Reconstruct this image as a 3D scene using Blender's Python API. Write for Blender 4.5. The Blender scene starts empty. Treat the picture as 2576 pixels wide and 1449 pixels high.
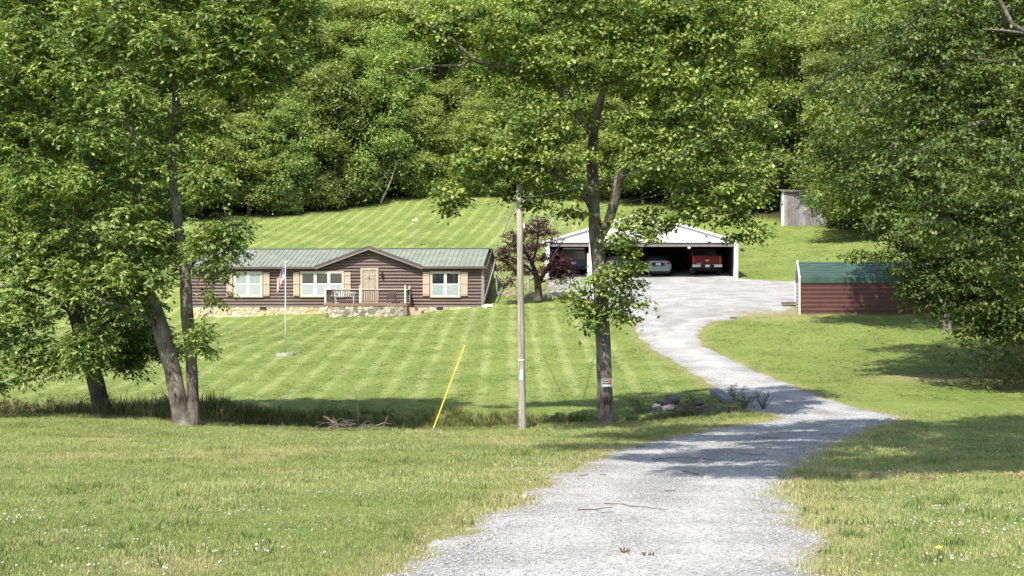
import bpy, bmesh, math, random
import numpy as np
from mathutils import Vector, Matrix

random.seed(7)
RNG = np.random.default_rng(11)
S = bpy.context.scene
C = S.collection

# ---------------------------------------------------------------- camera, sky, sun, exposure
EYE = 1.65            # camera height above the drive beside it
FPX, CU, HV = 3720.0, 1288.0, 800.0      # focal length, centre column and horizon row of a 2576 px wide photograph
cam_d = bpy.data.cameras.new('camera'); cam = bpy.data.objects.new('camera', cam_d); C.objects.link(cam)
cam.location = (0, 0, EYE); cam.rotation_euler = (math.radians(90), 0, 0)
cam_d.sensor_width = 36.0; cam_d.lens = 36.0 * FPX / 2576.0
cam_d.shift_y = (HV - 724.5) / 2576.0
cam_d.clip_start = 0.1; cam_d.clip_end = 3000
S.camera = cam

SUN_EL = math.radians(54); SUN_AZ = Vector((0.40, 0.917))     # light travels away from the camera and to the right
world = bpy.data.worlds.new('World'); S.world = world; world.use_nodes = True
wn = world.node_tree
sky = wn.nodes.new('ShaderNodeTexSky'); sky.sky_type = 'NISHITA'; sky.sun_disc = False
sky.sun_elevation = SUN_EL; sky.sun_rotation = math.atan2(-SUN_AZ.x, -SUN_AZ.y)
sky.air_density = 1.0; sky.dust_density = 1.5; sky.ozone_density = 1.0
wn.nodes['Background'].inputs['Strength'].default_value = 0.15
wn.links.new(sky.outputs[0], wn.nodes['Background'].inputs['Color'])
sun_d = bpy.data.lights.new('sun', 'SUN'); sun = bpy.data.objects.new('sun', sun_d); C.objects.link(sun)
sun_d.energy = 4.6; sun_d.angle = math.radians(0.53); sun_d.color = (1.0, 0.95, 0.86)
sun.rotation_euler = Vector((SUN_AZ.x*math.cos(SUN_EL), SUN_AZ.y*math.cos(SUN_EL), -math.sin(SUN_EL))).to_track_quat('-Z', 'Y').to_euler()
sun.location = (-20, -40, 60)
S.view_settings.view_transform = 'Standard'; S.view_settings.look = 'None'
S.view_settings.gamma = 1.0; S.view_settings.use_curve_mapping = False
S.view_settings.exposure = 1.0
S.render.engine = 'CYCLES'
S.cycles.use_denoising = True; S.cycles.use_adaptive_sampling = True; S.cycles.adaptive_threshold = 0.02
S.cycles.max_bounces = 5; S.cycles.diffuse_bounces = 3; S.cycles.glossy_bounces = 2
S.cycles.transmission_bounces = 3; S.cycles.transparent_max_bounces = 6
S.cycles.caustics_reflective = False; S.cycles.caustics_refractive = False

# ---------------------------------------------------------------- helpers
def P(u, v, Y):
    return Vector(((u-CU)/FPX*Y, Y, EYE + (HV-v)/FPX*Y))

def tag(o, label=None, cat=None, group=None, kind=None):
    if label: o['label'] = label
    if cat: o['category'] = cat
    if group: o['group'] = group
    if kind: o['kind'] = kind
    return o

def empty(name, loc, rz=0.0):
    o = bpy.data.objects.new(name, None); C.objects.link(o)
    o.location = loc; o.rotation_euler = (0, 0, rz); o.empty_display_size = 0.3
    return o

def link(name, me, mat=None, parent=None):
    o = bpy.data.objects.new(name, me); C.objects.link(o)
    if mat is not None and not me.materials: me.materials.append(mat)
    if parent is not None: o.parent = parent
    return o

class MB:
    """collects shapes and builds ONE mesh object"""
    def __init__(s): s.v = []; s.f = []
    def add(s, verts, faces):
        n = len(s.v); s.v += [tuple(p) for p in verts]; s.f += [tuple(i+n for i in f) for f in faces]; return s
    def box(s, x0, x1, y0, y1, z0, z1, M=None):
        vs = [Vector((x, y, z)) for z in (z0, z1) for y in (y0, y1) for x in (x0, x1)]
        if M is not None: vs = [M @ p for p in vs]
        return s.add(vs, [(0,2,3,1),(4,5,7,6),(0,1,5,4),(2,6,7,3),(0,4,6,2),(1,3,7,5)])
    def bar(s, a, b, w, h):
        a, b = Vector(a), Vector(b); d = b-a; L = d.length
        q = d.to_track_quat('X', 'Z')
        M = Matrix.Translation(a) @ q.to_matrix().to_4x4()
        return s.box(0, L, -w/2, w/2, -h/2, h/2, M)
    def tube(s, pts, rad, n=8, cap=True, noise=0.0):
        pts = [Vector(p) for p in pts]
        if not hasattr(rad, '__len__'): rad = [rad]*len(pts)
        base = len(s.v); prev = None
        for i, p in enumerate(pts):
            t = (pts[min(i+1, len(pts)-1)] - pts[max(i-1, 0)])
            if t.length < 1e-9: t = Vector((0, 0, 1))
            t.normalize()
            if prev is None:
                a = Vector((1, 0, 0)) if abs(t.x) < 0.8 else Vector((0, 1, 0))
                prev = (a - t*a.dot(t)).normalized()
            else:
                prev = (prev - t*prev.dot(t))
                prev = prev.normalized() if prev.length > 1e-6 else t.orthogonal().normalized()
            b = t.cross(prev)
            for k in range(n):
                an = 2*math.pi*k/n
                r = rad[i]*(1+noise*math.sin(3*an+i*1.7)*0.6+noise*random.uniform(-1, 1)) if noise else rad[i]
                s.v.append(tuple(p + (prev*math.cos(an)+b*math.sin(an))*r))
        for i in range(len(pts)-1):
            for k in range(n):
                k2 = (k+1) % n
                s.f.append((base+i*n+k, base+i*n+k2, base+(i+1)*n+k2, base+(i+1)*n+k))
        if cap:
            s.f.append(tuple(base+k for k in reversed(range(n))))
            s.f.append(tuple(base+(len(pts)-1)*n+k for k in range(n)))
        return s
    def prism(s, poly, y0, y1, M=None):
        """poly in x,z; extruded along y"""
        n = len(poly)
        vs = [Vector((x, y0, z)) for x, z in poly] + [Vector((x, y1, z)) for x, z in poly]
        if M is not None: vs = [M @ p for p in vs]
        return s.add(vs, [tuple(range(n)), tuple(range(2*n-1, n-1, -1))] + [(i, i+n, (i+1) % n+n, (i+1) % n) for i in range(n)])
    def mesh(s, name, mat=None, smooth=False, fix=True):
        me = bpy.data.meshes.new(name); me.from_pydata(s.v, [], s.f)
        if fix:
            bm = bmesh.new(); bm.from_mesh(me); bmesh.ops.recalc_face_normals(bm, faces=bm.faces); bm.to_mesh(me); bm.free()
        if smooth: me.polygons.foreach_set('use_smooth', [True]*len(me.polygons))
        if mat is not None: me.materials.append(mat)
        me.update(); return me
    def build(s, name, mat, parent=None, smooth=False, bevel=0.0):
        o = link(name, s.mesh(name, mat, smooth), None, parent)
        if bevel:
            m = o.modifiers.new('bevel', 'BEVEL'); m.width = bevel; m.segments = 2; m.limit_method = 'ANGLE'
        return o

def boxpart(name, mat, parent, x0, x1, y0, y1, z0, z1, bevel=0.0):
    return MB().box(x0, x1, y0, y1, z0, z1).build(name, mat, parent, bevel=bevel)

def np_mesh(name, verts, faces, mat=None, attrs=None, smooth=False):
    me = bpy.data.meshes.new(name)
    n = len(faces); k = faces.shape[1]
    me.vertices.add(len(verts)); me.vertices.foreach_set('co', np.asarray(verts, np.float32).ravel())
    me.loops.add(n*k); me.loops.foreach_set('vertex_index', faces.astype(np.int32).ravel())
    me.polygons.add(n); me.polygons.foreach_set('loop_start', (np.arange(n)*k).astype(np.int32))
    if smooth: me.polygons.foreach_set('use_smooth', np.ones(n, bool))
    for an, (dom, typ, data) in (attrs or {}).items():
        a = me.attributes.new(an, typ, dom)
        a.data.foreach_set('value' if typ in ('FLOAT', 'INT') else ('vector' if typ == 'FLOAT_VECTOR' else 'color'), np.asarray(data).ravel())
    if mat is not None: me.materials.append(mat)
    me.update(calc_edges=True); me.validate()
    return me

# ---------------------------------------------------------------- materials
MATS = {}
def nt_new(name):
    m = bpy.data.materials.new(name); m.use_nodes = True
    nt = m.node_tree; bs = nt.nodes['Principled BSDF']; out = nt.nodes['Material Output']
    return m, nt, bs, out
def N(nt, t, **kw):
    n = nt.nodes.new(t)
    for k, v in kw.items():
        if k in n.inputs.keys() if hasattr(n.inputs, 'keys') else False: n.inputs[k].default_value = v
        else: setattr(n, k, v)
    return n
def rgba(c, f=1.0): return (min(1, c[0]*f), min(1, c[1]*f), min(1, c[2]*f), 1)

def pmat(name, col, rough=0.7, metal=0.0, var=0.18, scale=4.0, bump=0.0, bscale=30.0, stretch=(1, 1, 1), col2=None, thr=(0.35, 0.65), spec=0.5, emit=None):
    """principled surface with noise-mixed colour (grain, wear) and fine relief"""
    if name in MATS: return MATS[name]
    m, nt, bs, out = nt_new(name)
    tc = N(nt, 'ShaderNodeTexCoord'); mp = N(nt, 'ShaderNodeMapping'); mp.inputs['Scale'].default_value = stretch
    nt.links.new(tc.outputs['Object'], mp.inputs[0])
    nz = N(nt, 'ShaderNodeTexNoise'); nz.inputs['Scale'].default_value = scale; nz.inputs['Detail'].default_value = 6; nz.inputs['Roughness'].default_value = 0.65
    nt.links.new(mp.outputs[0], nz.inputs['Vector'])
    rp = N(nt, 'ShaderNodeValToRGB')
    rp.color_ramp.elements[0].position = thr[0]; rp.color_ramp.elements[1].position = thr[1]
    rp.color_ramp.elements[0].color = rgba(col, 1-var)
    rp.color_ramp.elements[1].color = rgba(col2 if col2 else col, 1 if col2 else 1+var)
    nt.links.new(nz.outputs['Fac'], rp.inputs[0]); nt.links.new(rp.outputs[0], bs.inputs['Base Color'])
    bs.inputs['Roughness'].default_value = rough; bs.inputs['Metallic'].default_value = metal
    bs.inputs['Specular IOR Level'].default_value = spec
    if bump:
        n2 = N(nt, 'ShaderNodeTexNoise'); n2.inputs['Scale'].default_value = bscale; n2.inputs['Detail'].default_value = 5
        nt.links.new(mp.outputs[0], n2.inputs['Vector'])
        bp = N(nt, 'ShaderNodeBump'); bp.inputs['Strength'].default_value = bump; bp.inputs['Distance'].default_value = 0.02
        nt.links.new(n2.outputs['Fac'], bp.inputs['Height']); nt.links.new(bp.outputs[0], bs.inputs['Normal'])
    MATS[name] = m; return m

def leafmat(name, dark, light, trans=0.4, rnd=0.0, spec=0.025):
    """leaf: diffuse + translucent + a little gloss; lv = colour value of each leaf"""
    m, nt, bs, out = nt_new(name); nt.nodes.remove(bs)
    at = N(nt, 'ShaderNodeAttribute'); at.attribute_name = 'lv'
    mx = N(nt, 'ShaderNodeMix'); mx.data_type = 'RGBA'
    mx.inputs[6].default_value = rgba(dark); mx.inputs[7].default_value = rgba(light)
    nt.links.new(at.outputs['Fac'], mx.inputs[0])
    colr = mx.outputs[2]
    if rnd:
        oi = N(nt, 'ShaderNodeObjectInfo')
        hs = N(nt, 'ShaderNodeHueSaturation')
        mr = N(nt, 'ShaderNodeMapRange'); mr.inputs[3].default_value = 0.5-rnd*0.014; mr.inputs[4].default_value = 0.5+rnd*0.04
        nt.links.new(oi.outputs['Random'], mr.inputs[0]); nt.links.new(mr.outputs[0], hs.inputs['Hue'])
        wn2 = N(nt, 'ShaderNodeTexWhiteNoise'); wn2.noise_dimensions = '1D'; nt.links.new(oi.outputs['Random'], wn2.inputs['W'])
        m2 = N(nt, 'ShaderNodeMapRange'); m2.inputs[3].default_value = 1-rnd*0.4; m2.inputs[4].default_value = 1+rnd*0.4
        nt.links.new(wn2.outputs['Value'], m2.inputs[0]); nt.links.new(m2.outputs[0], hs.inputs['Value'])
        nt.links.new(colr, hs.inputs['Color']); colr = hs.outputs[0]
    df = N(nt, 'ShaderNodeBsdfDiffuse'); tr = N(nt, 'ShaderNodeBsdfTranslucent'); gl = N(nt, 'ShaderNodeBsdfGlossy')
    gl.inputs['Roughness'].default_value = 0.55; gl.inputs['Color'].default_value = (1, 1, 1, 1)
    tcol = N(nt, 'ShaderNodeMix'); tcol.data_type = 'RGBA'; tcol.blend_type = 'MULTIPLY'; tcol.inputs[0].default_value = 1
    tcol.inputs[7].default_value = (1.25, 1.25, 0.45, 1)
    nt.links.new(colr, tcol.inputs[6]); nt.links.new(colr, df.inputs[0]); nt.links.new(tcol.outputs[2], tr.inputs[0])
    a = N(nt, 'ShaderNodeMixShader'); a.inputs[0].default_value = trans
    nt.links.new(df.outputs[0], a.inputs[1]); nt.links.new(tr.outputs[0], a.inputs[2])
    b = N(nt, 'ShaderNodeMixShader'); b.inputs[0].default_value = spec
    nt.links.new(a.outputs[0], b.inputs[1]); nt.links.new(gl.outputs[0], b.inputs[2])
    nt.links.new(b.outputs[0], out.inputs[0])
    MATS[name] = m; return m

def barkmat(name, c1, c2):
    m, nt, bs, out = nt_new(name)
    tc = N(nt, 'ShaderNodeTexCoord'); mp = N(nt, 'ShaderNodeMapping'); mp.inputs['Scale'].default_value = (9, 9, 2.2)
    nt.links.new(tc.outputs['Object'], mp.inputs[0])
    nz = N(nt, 'ShaderNodeTexNoise'); nz.inputs['Scale'].default_value = 1.15; nz.inputs['Detail'].default_value = 8; nz.inputs['Roughness'].default_value = 0.7
    nt.links.new(mp.outputs[0], nz.inputs['Vector'])
    big = N(nt, 'ShaderNodeTexNoise'); big.inputs['Scale'].default_value = 1.7; big.inputs['Detail'].default_value = 3
    nt.links.new(tc.outputs['Object'], big.inputs['Vector'])
    ad = N(nt, 'ShaderNodeMath'); ad.operation = 'MULTIPLY_ADD'; ad.inputs[1].default_value = 0.5
    nt.links.new(big.outputs['Fac'], ad.inputs[0]); 
    h = N(nt, 'ShaderNodeMath'); h.operation = 'MULTIPLY'; h.inputs[1].default_value = 0.5
    nt.links.new(nz.outputs['Fac'], h.inputs[0]); nt.links.new(h.outputs[0], ad.inputs[2])
    rp = N(nt, 'ShaderNodeValToRGB'); rp.color_ramp.elements[0].position = 0.38; rp.color_ramp.elements[1].position = 0.62
    rp.color_ramp.elements[0].color = rgba(c1); rp.color_ramp.elements[1].color = rgba(c2)
    nt.links.new(ad.outputs[0], rp.inputs[0]); nt.links.new(rp.outputs[0], bs.inputs['Base Color'])
    bs.inputs['Roughness'].default_value = 0.9; bs.inputs['Specular IOR Level'].default_value = 0.15
    bp = N(nt, 'ShaderNodeBump'); bp.inputs['Strength'].default_value = 0.9; bp.inputs['Distance'].default_value = 0.05
    nt.links.new(nz.outputs['Fac'], bp.inputs['Height']); nt.links.new(bp.outputs[0], bs.inputs['Normal'])
    MATS[name] = m; return m

# ---------------------------------------------------------------- terrain height
def zlin(Y): return -0.08 - 0.0427*(Y-10)
ctrl = []
for X in (-40, -18, -8, 0, 6, 10, 18, 40):
    for Y in (-30, 0, 10, 20, 30):
        if Y in (20, 30) and abs(X) > 20: continue
        ctrl.append((X, Y, zlin(Y)))
for u, v, Y in [(-900, 1040, 42), (0, 1052, 41), (250, 1050, 40.5), (470, 1072, 40), (800, 1086, 40), (1000, 1089, 40), (1310, 1079, 40), (1520, 1071, 40.5),
                (1800, 1060, 41), (1960, 1050, 42), (2260, 1052, 42), (2576, 1050, 42), (3200, 1045, 43),
                (-900, 990, 50), (0, 1005, 50), (500, 1004, 51), (1000, 1010, 49.5), (1300, 1010, 49.5), (1700, 995, 50), (1870, 1010, 46.5), (2050, 995, 48), (2300, 990, 48), (2600, 985, 49), (3200, 970, 50),
                (0, 890, 65), (700, 893, 65), (1200, 893, 65), (1550, 880, 65), (1720, 905, 60), (1900, 905, 60), (2300, 900, 60), (2800, 890, 60),
                (-300, 800, 91), (500, 801, 91), (808, 802, 87.6), (1023, 795, 87.6), (1062, 789, 89.8), (1215, 771, 89.8), (1300, 765, 90), (1440, 750, 90),
                (1690, 805, 74), (1650, 745, 86), (1500, 712, 96), (1620, 705, 97), (1850, 701, 97), (1400, 707, 97), (1990, 707, 96), (1990, 775, 79), (2012, 790, 77), (2300, 793, 76), (2800, 790, 76), (1830, 800, 76),
                (600, 690, 103), (1000, 655, 106), (1300, 650, 106), (0, 690, 103), (-400, 690, 103), (1500, 660, 110), (1900, 660, 108),
                (-500, 560, 126), (0, 558, 127), (600, 553, 128), (850, 531, 130), (1000, 502, 133), (1100, 489, 135), (1500, 505, 133), (1900, 548, 124), (1990, 568, 121), (2150, 580, 118),
                (1900, 640, 108), (2050, 640, 106), (2250, 655, 98), (2700, 660, 95), (2700, 560, 118)]:
    p = P(u, v, Y); ctrl.append((p.x, p.y, p.z))
for X in (-110, -50, 0, 50, 110):
    ctrl += [(X, 150, 17 + 0.004*abs(X)), (X, 185, 29), (X, 240, 46), (X, 330, 62)]
ctrl = np.array(ctrl)
def _phi(r2): return np.where(r2 > 1e-9, 0.5*r2*np.log(np.maximum(r2, 1e-9)), 0.0)
_n = len(ctrl); _sc = 50.0
_xy = ctrl[:, :2]/_sc
_K = _phi(((_xy[:, None]-_xy[None])**2).sum(-1)) + np.eye(_n)*0.0006
_Q = np.hstack([np.ones((_n, 1)), _xy])
_A = np.block([[_K, _Q], [_Q.T, np.zeros((3, 3))]])
_w = np.linalg.solve(_A, np.concatenate([ctrl[:, 2], np.zeros(3)]))
def base_h(x, y):
    x = np.atleast_1d(np.asarray(x, float)); y = np.atleast_1d(np.asarray(y, float))
    sh = x.shape; q = np.stack([x.ravel(), y.ravel()], 1)/_sc
    out = np.empty(len(q))
    for i in range(0, len(q), 20000):
        c = q[i:i+20000]
        out[i:i+20000] = _phi(((c[:, None]-_xy[None])**2).sum(-1)) @ _w[:_n] + _w[_n] + c @ _w[_n+1:]
    return out.reshape(sh)
_ex = [-60, -14, -8.8, 0, 2.5, 5.5, 7.2]; _ey = [42.5, 41.0, 40.5, 40.4, 40.9, 41.5, 42.2]
def sstep(a, b, x):
    t = np.clip((x-a)/(b-a), 0, 1); return t*t*(3-2*t)
def ditch(x, y):
    ye = np.interp(x, _ex, _ey) + 0.25*np.sin(x*1.3)+0.15*np.sin(x*2.9)
    s = (y-ye)/np.interp(x, [-20, -2, 1.5, 3.6], [7.8, 7.8, 5.5, 2.6])
    f = sstep(0, 0.30, s)*(1-sstep(0.42, 1.0, s))
    return np.interp(x, [1.5, 4], [1.25, .8])*f*(1-sstep(4.6, 6.4, x-0.12*(y-44)))
def hz(x, y):
    x = np.asarray(x, float); y = np.asarray(y, float)
    return base_h(x, y).reshape(np.atleast_1d(x).shape) - ditch(np.atleast_1d(x), np.atleast_1d(y))
def gz(x, y): return float(hz([x], [y])[0])
def hit(u, v):
    """where a sight line of the photograph meets the ground (ditch left out)"""
    ys = np.concatenate([np.arange(4, 60, 0.05), np.arange(60, 140, 0.1)])
    xs = (u-CU)/FPX*ys; zs = EYE + (HV-v)/FPX*ys
    b = base_h(xs, ys); i = int(np.argmax(zs <= b))
    return Vector((xs[i], ys[i], b[i]))
# ---------------------------------------------------------------- the gravel drive outline (world x, y)
near_left = [(760, 1580), (970, 1449), (1150, 1345), (1300, 1250), (1400, 1197), (1560, 1132), (1700, 1098), (1800, 1080), (1960, 1056)]
far_left = [(1945, 1046), (1890, 1034), (1850, 1002), (1790, 970), (1720, 925), (1640, 880), (1603, 840), (1592, 805), (1560, 790), (1500, 762), (1440, 748), (1385, 742)]
far_right = [(1768, 868), (1755, 840), (1790, 812), (1870, 800), (2012, 793)]
near_right = [(2112, 1580), (2085, 1449), (2055, 1330), (2012, 1270), (2003, 1215), (2030, 1170), (2100, 1120), (2180, 1085), (2262, 1056), (2258, 1046), (2130, 1021), (2050, 990), (1960, 958), (1850, 910)]
road = [hit(*p).xy for p in near_left] + [hit(*p).xy for p in far_left]
road += [Vector((2.2, 93)), Vector((2.3, 96.5)), Vector((2.3, 106)), Vector((14.8, 106)), Vector((14.8, 97)), Vector((18.5, 95.5)), Vector((22.5, 92)), Vector((22, 84)), Vector((19.5, 81)), Vector((15.2, 80.5))]
road += [hit(*p).xy for p in reversed(far_right)] + [hit(*p).xy for p in reversed(near_right)]
road += [Vector((2.3, -14)), Vector((-1.6, -14))]
def catmull(pts, step, closed=False, jit=0.0):
    out = []; n = len(pts)
    rng = range(n) if closed else range(n-1)
    for i in rng:
        p0, p1, p2, p3 = (pts[(i-1) % n] if closed or i else pts[0]), pts[i], pts[(i+1) % n], (pts[(i+2) % n] if closed or i+2 < n else pts[-1])
        k = max(1, int((p2-p1).length/step))
        for j in range(k):
            t = j/k
            q = 0.5*((2*p1)+(p2-p0)*t+(2*p0-5*p1+4*p2-p3)*t*t+(3*p1-p0-3*p2+p3)*t**3)
            if jit: q = q + Vector([random.uniform(-jit, jit) for _ in q])
            out.append(q)
    if not closed: out.append(pts[-1])
    return out
road_poly = []
for i in range(len(road)):       # straight pieces between the stations, made ragged
    a, b = road[i], road[(i+1) % len(road)]
    k = max(1, int((b-a).length/0.3))
    for j in range(k):
        q = a.lerp(b, j/k); s = 0.07 if q.y > 8 else 0.0
        road_poly.append(q+Vector((random.uniform(-s, s)+0.06*math.sin(q.y*2.1), random.uniform(-s, s)*1.5)))
RP = np.array([tuple(q) for q in road_poly])
def inside_road(x, y):
    x = np.asarray(x); y = np.asarray(y); c = np.zeros(x.shape, bool)
    x1, y1 = RP[:, 0], RP[:, 1]; x2, y2 = np.roll(x1, -1), np.roll(y1, -1)
    for a, b, cc, d in zip(x1, y1, x2, y2):
        if b == d: continue
        m = ((b > y) != (d > y)) & (x < (cc-a)*(y-b)/(d-b)+a)
        c ^= m
    return c
def road_dist(x, y):
    x = np.asarray(x, float).ravel(); y = np.asarray(y, float).ravel(); out = np.empty(len(x))
    for i in range(0, len(x), 4000):
        d = (x[i:i+4000, None]-RP[None, :, 0])**2+(y[i:i+4000, None]-RP[None, :, 1])**2
        out[i:i+4000] = np.sqrt(d.min(1))
    return out

# ---------------------------------------------------------------- ground sheet
def ground_material():
    m, nt, bs, out = nt_new('lawn_ground')
    geo = N(nt, 'ShaderNodeNewGeometry')
    n1 = N(nt, 'ShaderNodeTexNoise'); n1.inputs['Scale'].default_value = 0.35; n1.inputs['Detail'].default_value = 4
    n2 = N(nt, 'ShaderNodeTexNoise'); n2.inputs['Scale'].default_value = 5.0; n2.inputs['Detail'].default_value = 8; n2.inputs['Roughness'].default_value = 0.75
    for n in (n1, n2): nt.links.new(geo.outputs['Position'], n.inputs['Vector'])
    def mix(a, b, f, ac=None, bc=None):
        mx = N(nt, 'ShaderNodeMix'); mx.data_type = 'RGBA'
        for sock, val in ((6, ac), (7, bc)):
            if val is not None: mx.inputs[sock].default_value = rgba(val)
        if a is not None: nt.links.new(a, mx.inputs[6])
        if b is not None: nt.links.new(b, mx.inputs[7])
        if f is not None: nt.links.new(f, mx.inputs[0])
        return mx.outputs[2]
    def ramp(src, lo, hi):
        r = N(nt, 'ShaderNodeMapRange'); r.inputs[1].default_value = lo; r.inputs[2].default_value = hi; nt.links.new(src, r.inputs[0]); return r.outputs[0]
    g = mix(None, None, ramp(n1.outputs['Fac'], 0.35, 0.65), (0.095, 0.140, 0.028), (0.150, 0.190, 0.046))
    g = mix(g, None, ramp(n2.outputs['Fac'], 0.45, 0.72), None, (0.205, 0.232, 0.078))
    # mowing stripes: light on leaning blades, painted as pale colour bands beyond the ditch
    at = N(nt, 'ShaderNodeAttribute'); at.attribute_name = 'stripe'
    sc = N(nt, 'ShaderNodeAttribute'); sc.attribute_name = 'band'
    n5 = N(nt, 'ShaderNodeTexNoise'); n5.inputs['Scale'].default_value = 0.22; n5.inputs['Detail'].default_value = 5; n5.inputs['Roughness'].default_value = 0.6; nt.links.new(geo.outputs['Position'], n5.inputs['Vector'])
    ph = N(nt, 'ShaderNodeMath'); ph.operation = 'MULTIPLY_ADD'; ph.inputs[1].default_value = 3.2; nt.links.new(n5.outputs['Fac'], ph.inputs[0]); nt.links.new(sc.outputs['Fac'], ph.inputs[2])
    sn = N(nt, 'ShaderNodeMath'); sn.operation = 'SINE'; nt.links.new(ph.outputs[0], sn.inputs[0])
    ms = N(nt, 'ShaderNodeMath'); ms.operation = 'MULTIPLY'; nt.links.new(at.outputs['Fac'], ms.inputs[0]); nt.links.new(ramp(sn.outputs[0], 0.1, 1.5), ms.inputs[1])
    m5 = N(nt, 'ShaderNodeMath'); m5.operation = 'MULTIPLY'; nt.links.new(ms.outputs[0], m5.inputs[0]); nt.links.new(ramp(n1.outputs['Fac'], 0.25, 0.6), m5.inputs[1])
    g = mix(g, None, m5.outputs[0], None, (0.255, 0.285, 0.110))
    dr = N(nt, 'ShaderNodeAttribute'); dr.attribute_name = 'dry'
    g = mix(g, None, dr.outputs['Fac'], None, (0.27, 0.225, 0.11))
    rg = N(nt, 'ShaderNodeAttribute'); rg.attribute_name = 'rough'
    g = mix(g, None, rg.outputs['Fac'], None, (0.085, 0.095, 0.032))
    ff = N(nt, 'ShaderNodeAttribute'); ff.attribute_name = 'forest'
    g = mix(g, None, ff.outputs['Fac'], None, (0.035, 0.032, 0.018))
    nt.links.new(g, bs.inputs['Base Color']); bs.inputs['Roughness'].default_value = 0.95; bs.inputs['Specular IOR Level'].default_value = 0.1
    bp = N(nt, 'ShaderNodeBump'); bp.inputs['Strength'].default_value = 0.8; bp.inputs['Distance'].default_value = 0.09
    nt.links.new(n2.outputs['Fac'], bp.inputs['Height']); nt.links.new(bp.outputs[0], bs.inputs['Normal'])
    return m

xs = np.concatenate([np.linspace(-420, -80, 18)[:-1], np.linspace(-80, -32, 33)[:-1], np.arange(-32, 32, 0.5), np.linspace(32, 80, 33)[:-1], np.linspace(80, 420, 18)])
ys = np.concatenate([np.linspace(-300, -12, 14)[:-1], np.arange(-12, 38, 0.8), np.arange(38, 54, 0.3), np.arange(54, 110, 0.6), np.arange(110, 190, 1.6), np.linspace(190, 700, 30)])
GX, GY = np.meshgrid(xs, ys)
GZ = hz(GX, GY)
GZ = GZ + 0.02*np.sin(GX*1.9+GY*0.7)*np.sin(GY*1.3)
far = np.clip((GY-330)/300, 0, 1); GZ = np.where(GY > 330, np.minimum(GZ, 75), GZ)
GZ = np.where(np.abs(GX) > 120, np.clip(GZ, -6, 75), GZ); GZ = np.where(GY < -30, zlin(-30), GZ)
rd = road_dist(GX, GY).reshape(GX.shape); inr = inside_road(GX, GY)
GZ = np.where(inr & (rd > 0.5), GZ-0.05, GZ)
def vnoise(x, y, s, seed=0):
    """cheap value noise"""
    r = np.random.default_rng(seed); T = r.random((64, 64))
    xi = np.asarray(x)/s; yi = np.asarray(y)/s; x0 = np.floor(xi).astype(int); y0 = np.floor(yi).astype(int)
    fx = xi-x0; fy = yi-y0; fx = fx*fx*(3-2*fx); fy = fy*fy*(3-2*fy)
    g = lambda a, b: T[a % 64, b % 64]
    return (g(x0, y0)*(1-fx)+g(x0+1, y0)*fx)*(1-fy)+(g(x0, y0+1)*(1-fx)+g(x0+1, y0+1)*fx)*fy
def dry_f(x, y, rdv):
    edge = np.clip(1-(rdv-0.05)/0.5, 0, 1)*0.5
    patch = sstep(0.60, 0.85, vnoise(x, y, 2.3, 5)*0.6+vnoise(x, y, 0.8, 6)*0.4)*0.55
    tan = np.exp(-(((x-15.5)/2.6)**2+((y-53.5)/2.2)**2))*0.7 + np.exp(-(((x-14.0)/2.5)**2+((y-75.5)/1.6)**2))*0.45
    return np.clip(np.maximum(edge, patch*(y < 42)+tan), 0, 1)
def tree_line(x):
    u = x/130*FPX+CU
    v = np.interp(u, [-900, 600, 850, 1000, 1100, 1500, 1900, 1990, 2150, 2600], [560, 553, 531, 502, 489, 505, 545, 560, 575, 560])
    return np.interp(x, [-80, -24, -15, -10, -6.5, 7.5, 20, 23, 27, 40], [126, 128, 130, 133, 135, 133.5, 125, 122, 119, 114])
dry = dry_f(GX, GY, rd.ravel().reshape(GX.shape))
stripe = np.clip((GY-47)/4, 0, 1)*(GX < 9.5)*np.clip((rd-0.2)/1.5, 0, 1)
def band(x, y):
    a = np.where(y < 97, 0.0, math.radians(9)); return (x*np.cos(a)-(y-97)*np.sin(a))*2*math.pi/1.12
rough = np.clip(ditch(GX, GY)/0.35, 0, 1)
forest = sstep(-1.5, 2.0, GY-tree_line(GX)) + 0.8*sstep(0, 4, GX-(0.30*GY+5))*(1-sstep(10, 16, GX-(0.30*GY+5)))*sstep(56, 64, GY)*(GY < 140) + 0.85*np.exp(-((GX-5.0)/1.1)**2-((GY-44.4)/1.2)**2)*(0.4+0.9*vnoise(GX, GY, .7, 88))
ny, nx = GX.shape
idx = np.arange(nx*ny).reshape(ny, nx)
F = np.stack([idx[:-1, :-1], idx[:-1, 1:], idx[1:, 1:], idx[1:, :-1]], -1).reshape(-1, 4)
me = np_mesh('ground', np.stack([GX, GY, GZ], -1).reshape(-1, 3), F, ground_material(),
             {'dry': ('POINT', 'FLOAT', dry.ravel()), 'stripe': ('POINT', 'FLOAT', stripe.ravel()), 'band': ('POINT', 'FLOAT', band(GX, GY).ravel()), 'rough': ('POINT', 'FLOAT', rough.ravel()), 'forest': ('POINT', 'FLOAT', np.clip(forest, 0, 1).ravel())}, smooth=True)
tag(link('ground', me), kind='structure')

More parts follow.
